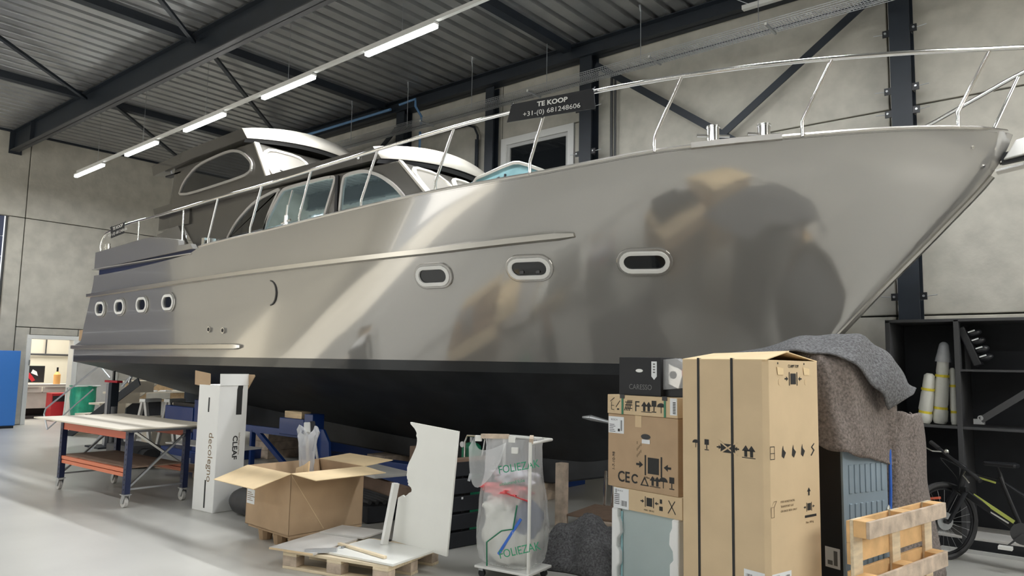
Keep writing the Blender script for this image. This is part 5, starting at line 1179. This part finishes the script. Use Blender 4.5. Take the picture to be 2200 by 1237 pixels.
# ---- stern area: prop stand, steps, bag, bench, trestles
t = thing('prop_stand', 'tall grey steel prop stand with a red head under the stern', 'stand', (-14.9, 6.15, 0))
obj('prop_tube', MB().b2((-.12, -.07, 0), (-.02, .07, 1.18)), 'zinc', t, bev=.004); obj('prop_post', MB().b2((.0, -.07, 0), (.12, .07, 1.20)), 'steel_dark', t, bev=.004)
obj('red_head', MB().b2((-.25, -.05, 1.2), (.30, .05, 1.24)), 'red', t); obj('screw', MB().cyl((.02, 0, 1.22), (.02, 0, 1.42), .025), 'black', t); obj('prop_foot', MB().b2((-.3, -.3, 0), (.3, .3, .03)), 'steel_dark', t)
mb = MB()
for k in range(14): mb.box((-.122, 0, .12 + k * .075), (.004, .06, .025))
obj('adjusting_holes', mb, 'black', t)
t = thing('boarding_steps', 'beige wooden boarding steps with grey side rails under the stern', 'steps', (-16.9, 6.9, 0), R(14))
for k in range(5): obj('step', MB().box((-.85 + k * .42, 0, .22 + k * .24), (.34, .62, .04)), 'panel_b', t, bev=.004); obj('riser', MB().box((-.68 + k * .42, 0, .11 + k * .24), (.02, .6, .22)), 'panel_b', t)
obj('stringer', MB().bar((-.75, -.33, .0), (1.35, -.33, 1.20), .03, .16), 'steel_dark', t)
obj('stringer', MB().bar((-1.0, .32, .0), (1.15, .32, 1.24), .03, .12), 'panel_b', t)
obj('hand_rail', MB().tube([(-1.4, -.36, .10), (-1.55, -.36, .42), (-1.5, -.36, .55), (.15, -.36, 1.5), (.5, -.36, 1.25)], .018).tube([(-1.4, -.36, .10), (.0, -.36, 1.0)], .015).tube([(.9, -.36, 1.1), (1.15, -.36, 1.3), (1.1, -.36, 1.18)], .03), 'zinc', t)
t = thing('bag_holder', 'green refuse bag hanging in a white tube stand behind the steps', 'bag', (-19.2, 7.27, 0))
obj('refuse_bag', bag(MB(), [(.1, .12, .12), (.15, .2, .18), (.4, .25, .22), (.7, .28, .25), (.95, .27, .24), (1.0, .3, .27)], wob=.03, seed=4), 'green', t, smooth=True)
obj('tube_frame', MB().tube([(-.30, -.3, 0), (-.30, -.25, .95), (.3, -.25, 1.0), (.3, .25, 1.0), (-.3, .25, .95), (-.3, .3, 0)], .016), 'white', t)
t = thing('chipboard_bench', 'long chipboard workbench with open compartment beyond the stern', 'workbench', (-18.3, 8.3, -.05))
obj('bench_top', MB().b2((-.35, -.55, .90), (.35, .95, .94)), 'panel_b', t, bev=.003)
obj('bench_front', MB().b2((.25, -.55, .72), (.30, -.1, .90)).b2((.25, .5, .72), (.30, .95, .90)).b2((-.3, -.1, .70), (.34, .5, .73)), 'chip', t)
obj('bench_drawer_rail', MB().b2((.22, -.6, .68), (.40, -.08, .71)).b2((.3, .5, .60), (.42, .8, .66)), 'panel_b', t)
obj('bench_body', MB().b2((-.35, -.5, 0), (.24, .3, .70)), 'black_m', t); obj('bench_leg', MB().bar((.28, .35, 0), (.28, .30, .7), .04, .04).bar((.28, .9, 0), (.28, .85, .7), .04, .04), 'grey_l', t)
tag(obj('offcut_panel', MB().box((-18.45, 8.10, 1.02), (.02, .44, .27), rz=.2), 'chip'), 'square chipboard offcut leaning on the bench', 'board')
tag(obj('offcut_panel', MB().box((-18.45, 8.75, 1.00), (.02, .60, .23)), 'chip'), 'wide chipboard offcut leaning on the bench', 'board')
for k in range(3): tag(obj('paper_stack', MB().box((-18.15 + .03 * k, 8.1 + k * .30, .902), (.2, .18, .02), rz=k), 'paper'), ['papers at the left end of the bench top', 'papers in the middle of the bench top', 'papers at the right end of the bench top'][k], 'paper')
t = thing('machine_case', 'dark machine case with a pale blue bottle beside the bench', 'machine', (-15.2, 8.2, 0)); obj('case', MB().b2((-.4, -.3, 0), (.3, .45, .98)), 'steel_dark', t, bev=.02); obj('bottle', MB().cyl((.2, .48, .80), (.2, .48, .92), .035), 'steel_sheet', t); obj('red_strip', MB().b2((.3, -.1, .66), (.31, .4, .70)), 'red', t)
for k, (x, y) in enumerate(((-14.15, 6.42), (-13.95, 6.78))):
    t = thing('trestle', ['light grey steel trestle behind the trolley, left one', 'light grey steel trestle behind the trolley, right one'][k], 'trestle', (x, y, 0), R(20))
    obj('trestle_leg', MB().bar((-.22, 0, 0), (-.03, 0, .88), .06, .05), 'grey_l', t); obj('trestle_leg', MB().bar((.22, 0, 0), (.03, 0, .88), .06, .05), 'grey_l', t); obj('trestle_bar', MB().b2((-.07, -.05, .86), (.07, .35, .92)), 'white', t, bev=.01)
    obj('spreader', MB().bar((-.12, 0, .4), (.12, 0, .4), .03, .03), 'grey_d', t)
tag(obj('beige_crate', MB().b2((-14.9, 6.75, 0), (-14.5, 7.2, .55)), 'panel_b', bev=.01), 'low beige crate under the hull beyond the trolley', 'crate')
t = thing('machine_motor', 'dark electric motor block on the floor behind the trolley', 'motor', (-12.0, 5.35, 0)); obj('motor_body', MB().b2((-.45, -.25, .02), (.35, .25, .34)), 'grey_d', t, bev=.03); obj('motor_end', MB().cyl((.35, 0, .18), (.55, 0, .18), .13, n=16), 'black', t)
t = thing('strut_stand', 'grey strut stand with splayed legs behind the trolley', 'stand', (-13.2, 5.5, 0))
for a in (0, 2.1, 4.2): obj('leg', MB().bar((.4 * math.cos(a), .4 * math.sin(a), .0), (0, 0, .62), .05, .05), 'zinc', t)
obj('centre_tube', MB().cyl((0, 0, .1), (0, 0, .85), .05), 'grey_d', t)

# ---- loose material lying under the hull
loose = [('timber_block', (-10.2, 5.6, .05), (.3, .3, .10), 12, 'wood_grey', 'timber block under the long brown board'), ('brown_board', (-10.2, 5.55, .111), (1.5, .5, .02), 12, 'brown', 'long brown board propped behind the trolley'), ('grey_sheet', (-10.4, 5.75, .42), (1.6, .45, .02), 8, 'grey_l', 'light grey sheet lying above the brown board'),
         ('pale_board', (-6.9, 5.8, .42), (1.1, .5, .03), -12, 'grey_l', 'pale flat panel on the pile behind the open box'), ('leaning_board', (-6.55, 5.7, .22), (1.3, .06, .26), -14, 'brown', 'brown-red panel on edge behind the open box'),
         ('dark_crate', (-6.6, 5.5, .09), (1.0, .5, .16), -12, 'black_m', 'low dark crate behind the open box'), ('timber_pallet', (-3.9, 6.9, .06), (1.2, .8, .12), 5, 'wood_grey', 'low dark timber pallet under the bow'),
         ('plywood_sheet', (-4.1, 6.9, .135), (1.1, .7, .02), 9, 'brown', 'brown plywood sheet on the low pallet under the bow')]
for nm, c, d, rz, m, lb in loose:
    tag(obj(nm, MB().box((0, 0, 0), d), m, bev=.004), lb, 'board'); o = bpy.context.scene.collection.objects[-1]; o.location = c; o.rotation_euler = (0, 0, R(rz))
mb = MB()
t = thing('tube_bundle', 'dark plastic tubes lying in the crate behind the open box', 'tubes', (-6.6, 5.45, .18), R(-12))
for k in range(5): obj('tube', MB().cyl((-.45, -.16 + k * .08, .03), (.45 + .03 * k, -.16 + k * .07, .03), .022), 'rubber', t)
t = thing('support_bar', 'white base bar with pale boards beside the white carton', 'bar', (-7.3, 5.9, .36)); obj('bar', MB().bar((-.8, 0, 0), (.3, 0, .02), .05, .03), 'white', t); obj('board_edge', MB().bar((-.8, .1, -.03), (.2, .1, -.01), .1, .02), 'wood_w', t)
for k, (x, w_, m, lb) in enumerate(((-7.15, .3, 'brown', 'dark brown box on the cradle beam'), (-6.72, .2, 'steel_sheet', 'pale grey-blue box on the cradle beam'), (-6.2, .2, 'brown', 'small brown box at the right end of the cradle beam'))):
    tag(obj('small_box', MB().box((x, 6.85, .36 + (.12, .1, .06)[k]), (w_, .18, (.23, .19, .11)[k])), m, bev=.004), lb, 'box')
t = thing('prop_tubes', 'two short polished tube legs under the bow', 'legs', (-4.6, 7.2, 0))
for k in range(2): obj('leg', MB().cyl((.1 * k, 0, .0), (.1 * k + .02, 0, .52), .018), 'stainless', t)
t = thing('paint_tin', 'small white paint tin on the floor under the hull', 'tin', (-5.6, 6.3, 0)); obj('tin_body', MB().cyl((0, 0, 0), (0, 0, .16), .07, n=18), 'white', t); obj('lid', MB().cyl((0, 0, .16), (0, 0, .17), .074, n=18), 'zinc', t)

# cartons piled along the blue door, seen only mirrored in the hull
for k, (y, z, h_, m_) in enumerate(((1.6, 0, .9, 'cardboard'), (2.6, 0, 1.2, 'cardboard_l'), (1.6, .902, .6, 'brown'), (3.62, 0, .8, 'wood_grey'), (3.6, .8, .7, 'cardboard'))):
    t = thing('storage_carton', ['brown carton at the left of the pile before the blue door', 'tall light carton in the pile before the blue door', 'dark brown carton on top at the left of the pile', 'grey crate at the right of the pile before the blue door', 'brown carton on the grey crate'][k], 'box', (-20.0, y, z), .05 * k)
    obj('carton_body', MB().b2((-.4, -.45, .001), (.4, .42, h_)), m_, t, bev=.004); obj('tape', MB().b2((-.4, -.03, h_), (.4, .03, h_ + .002)), 'cardboard_e', t)
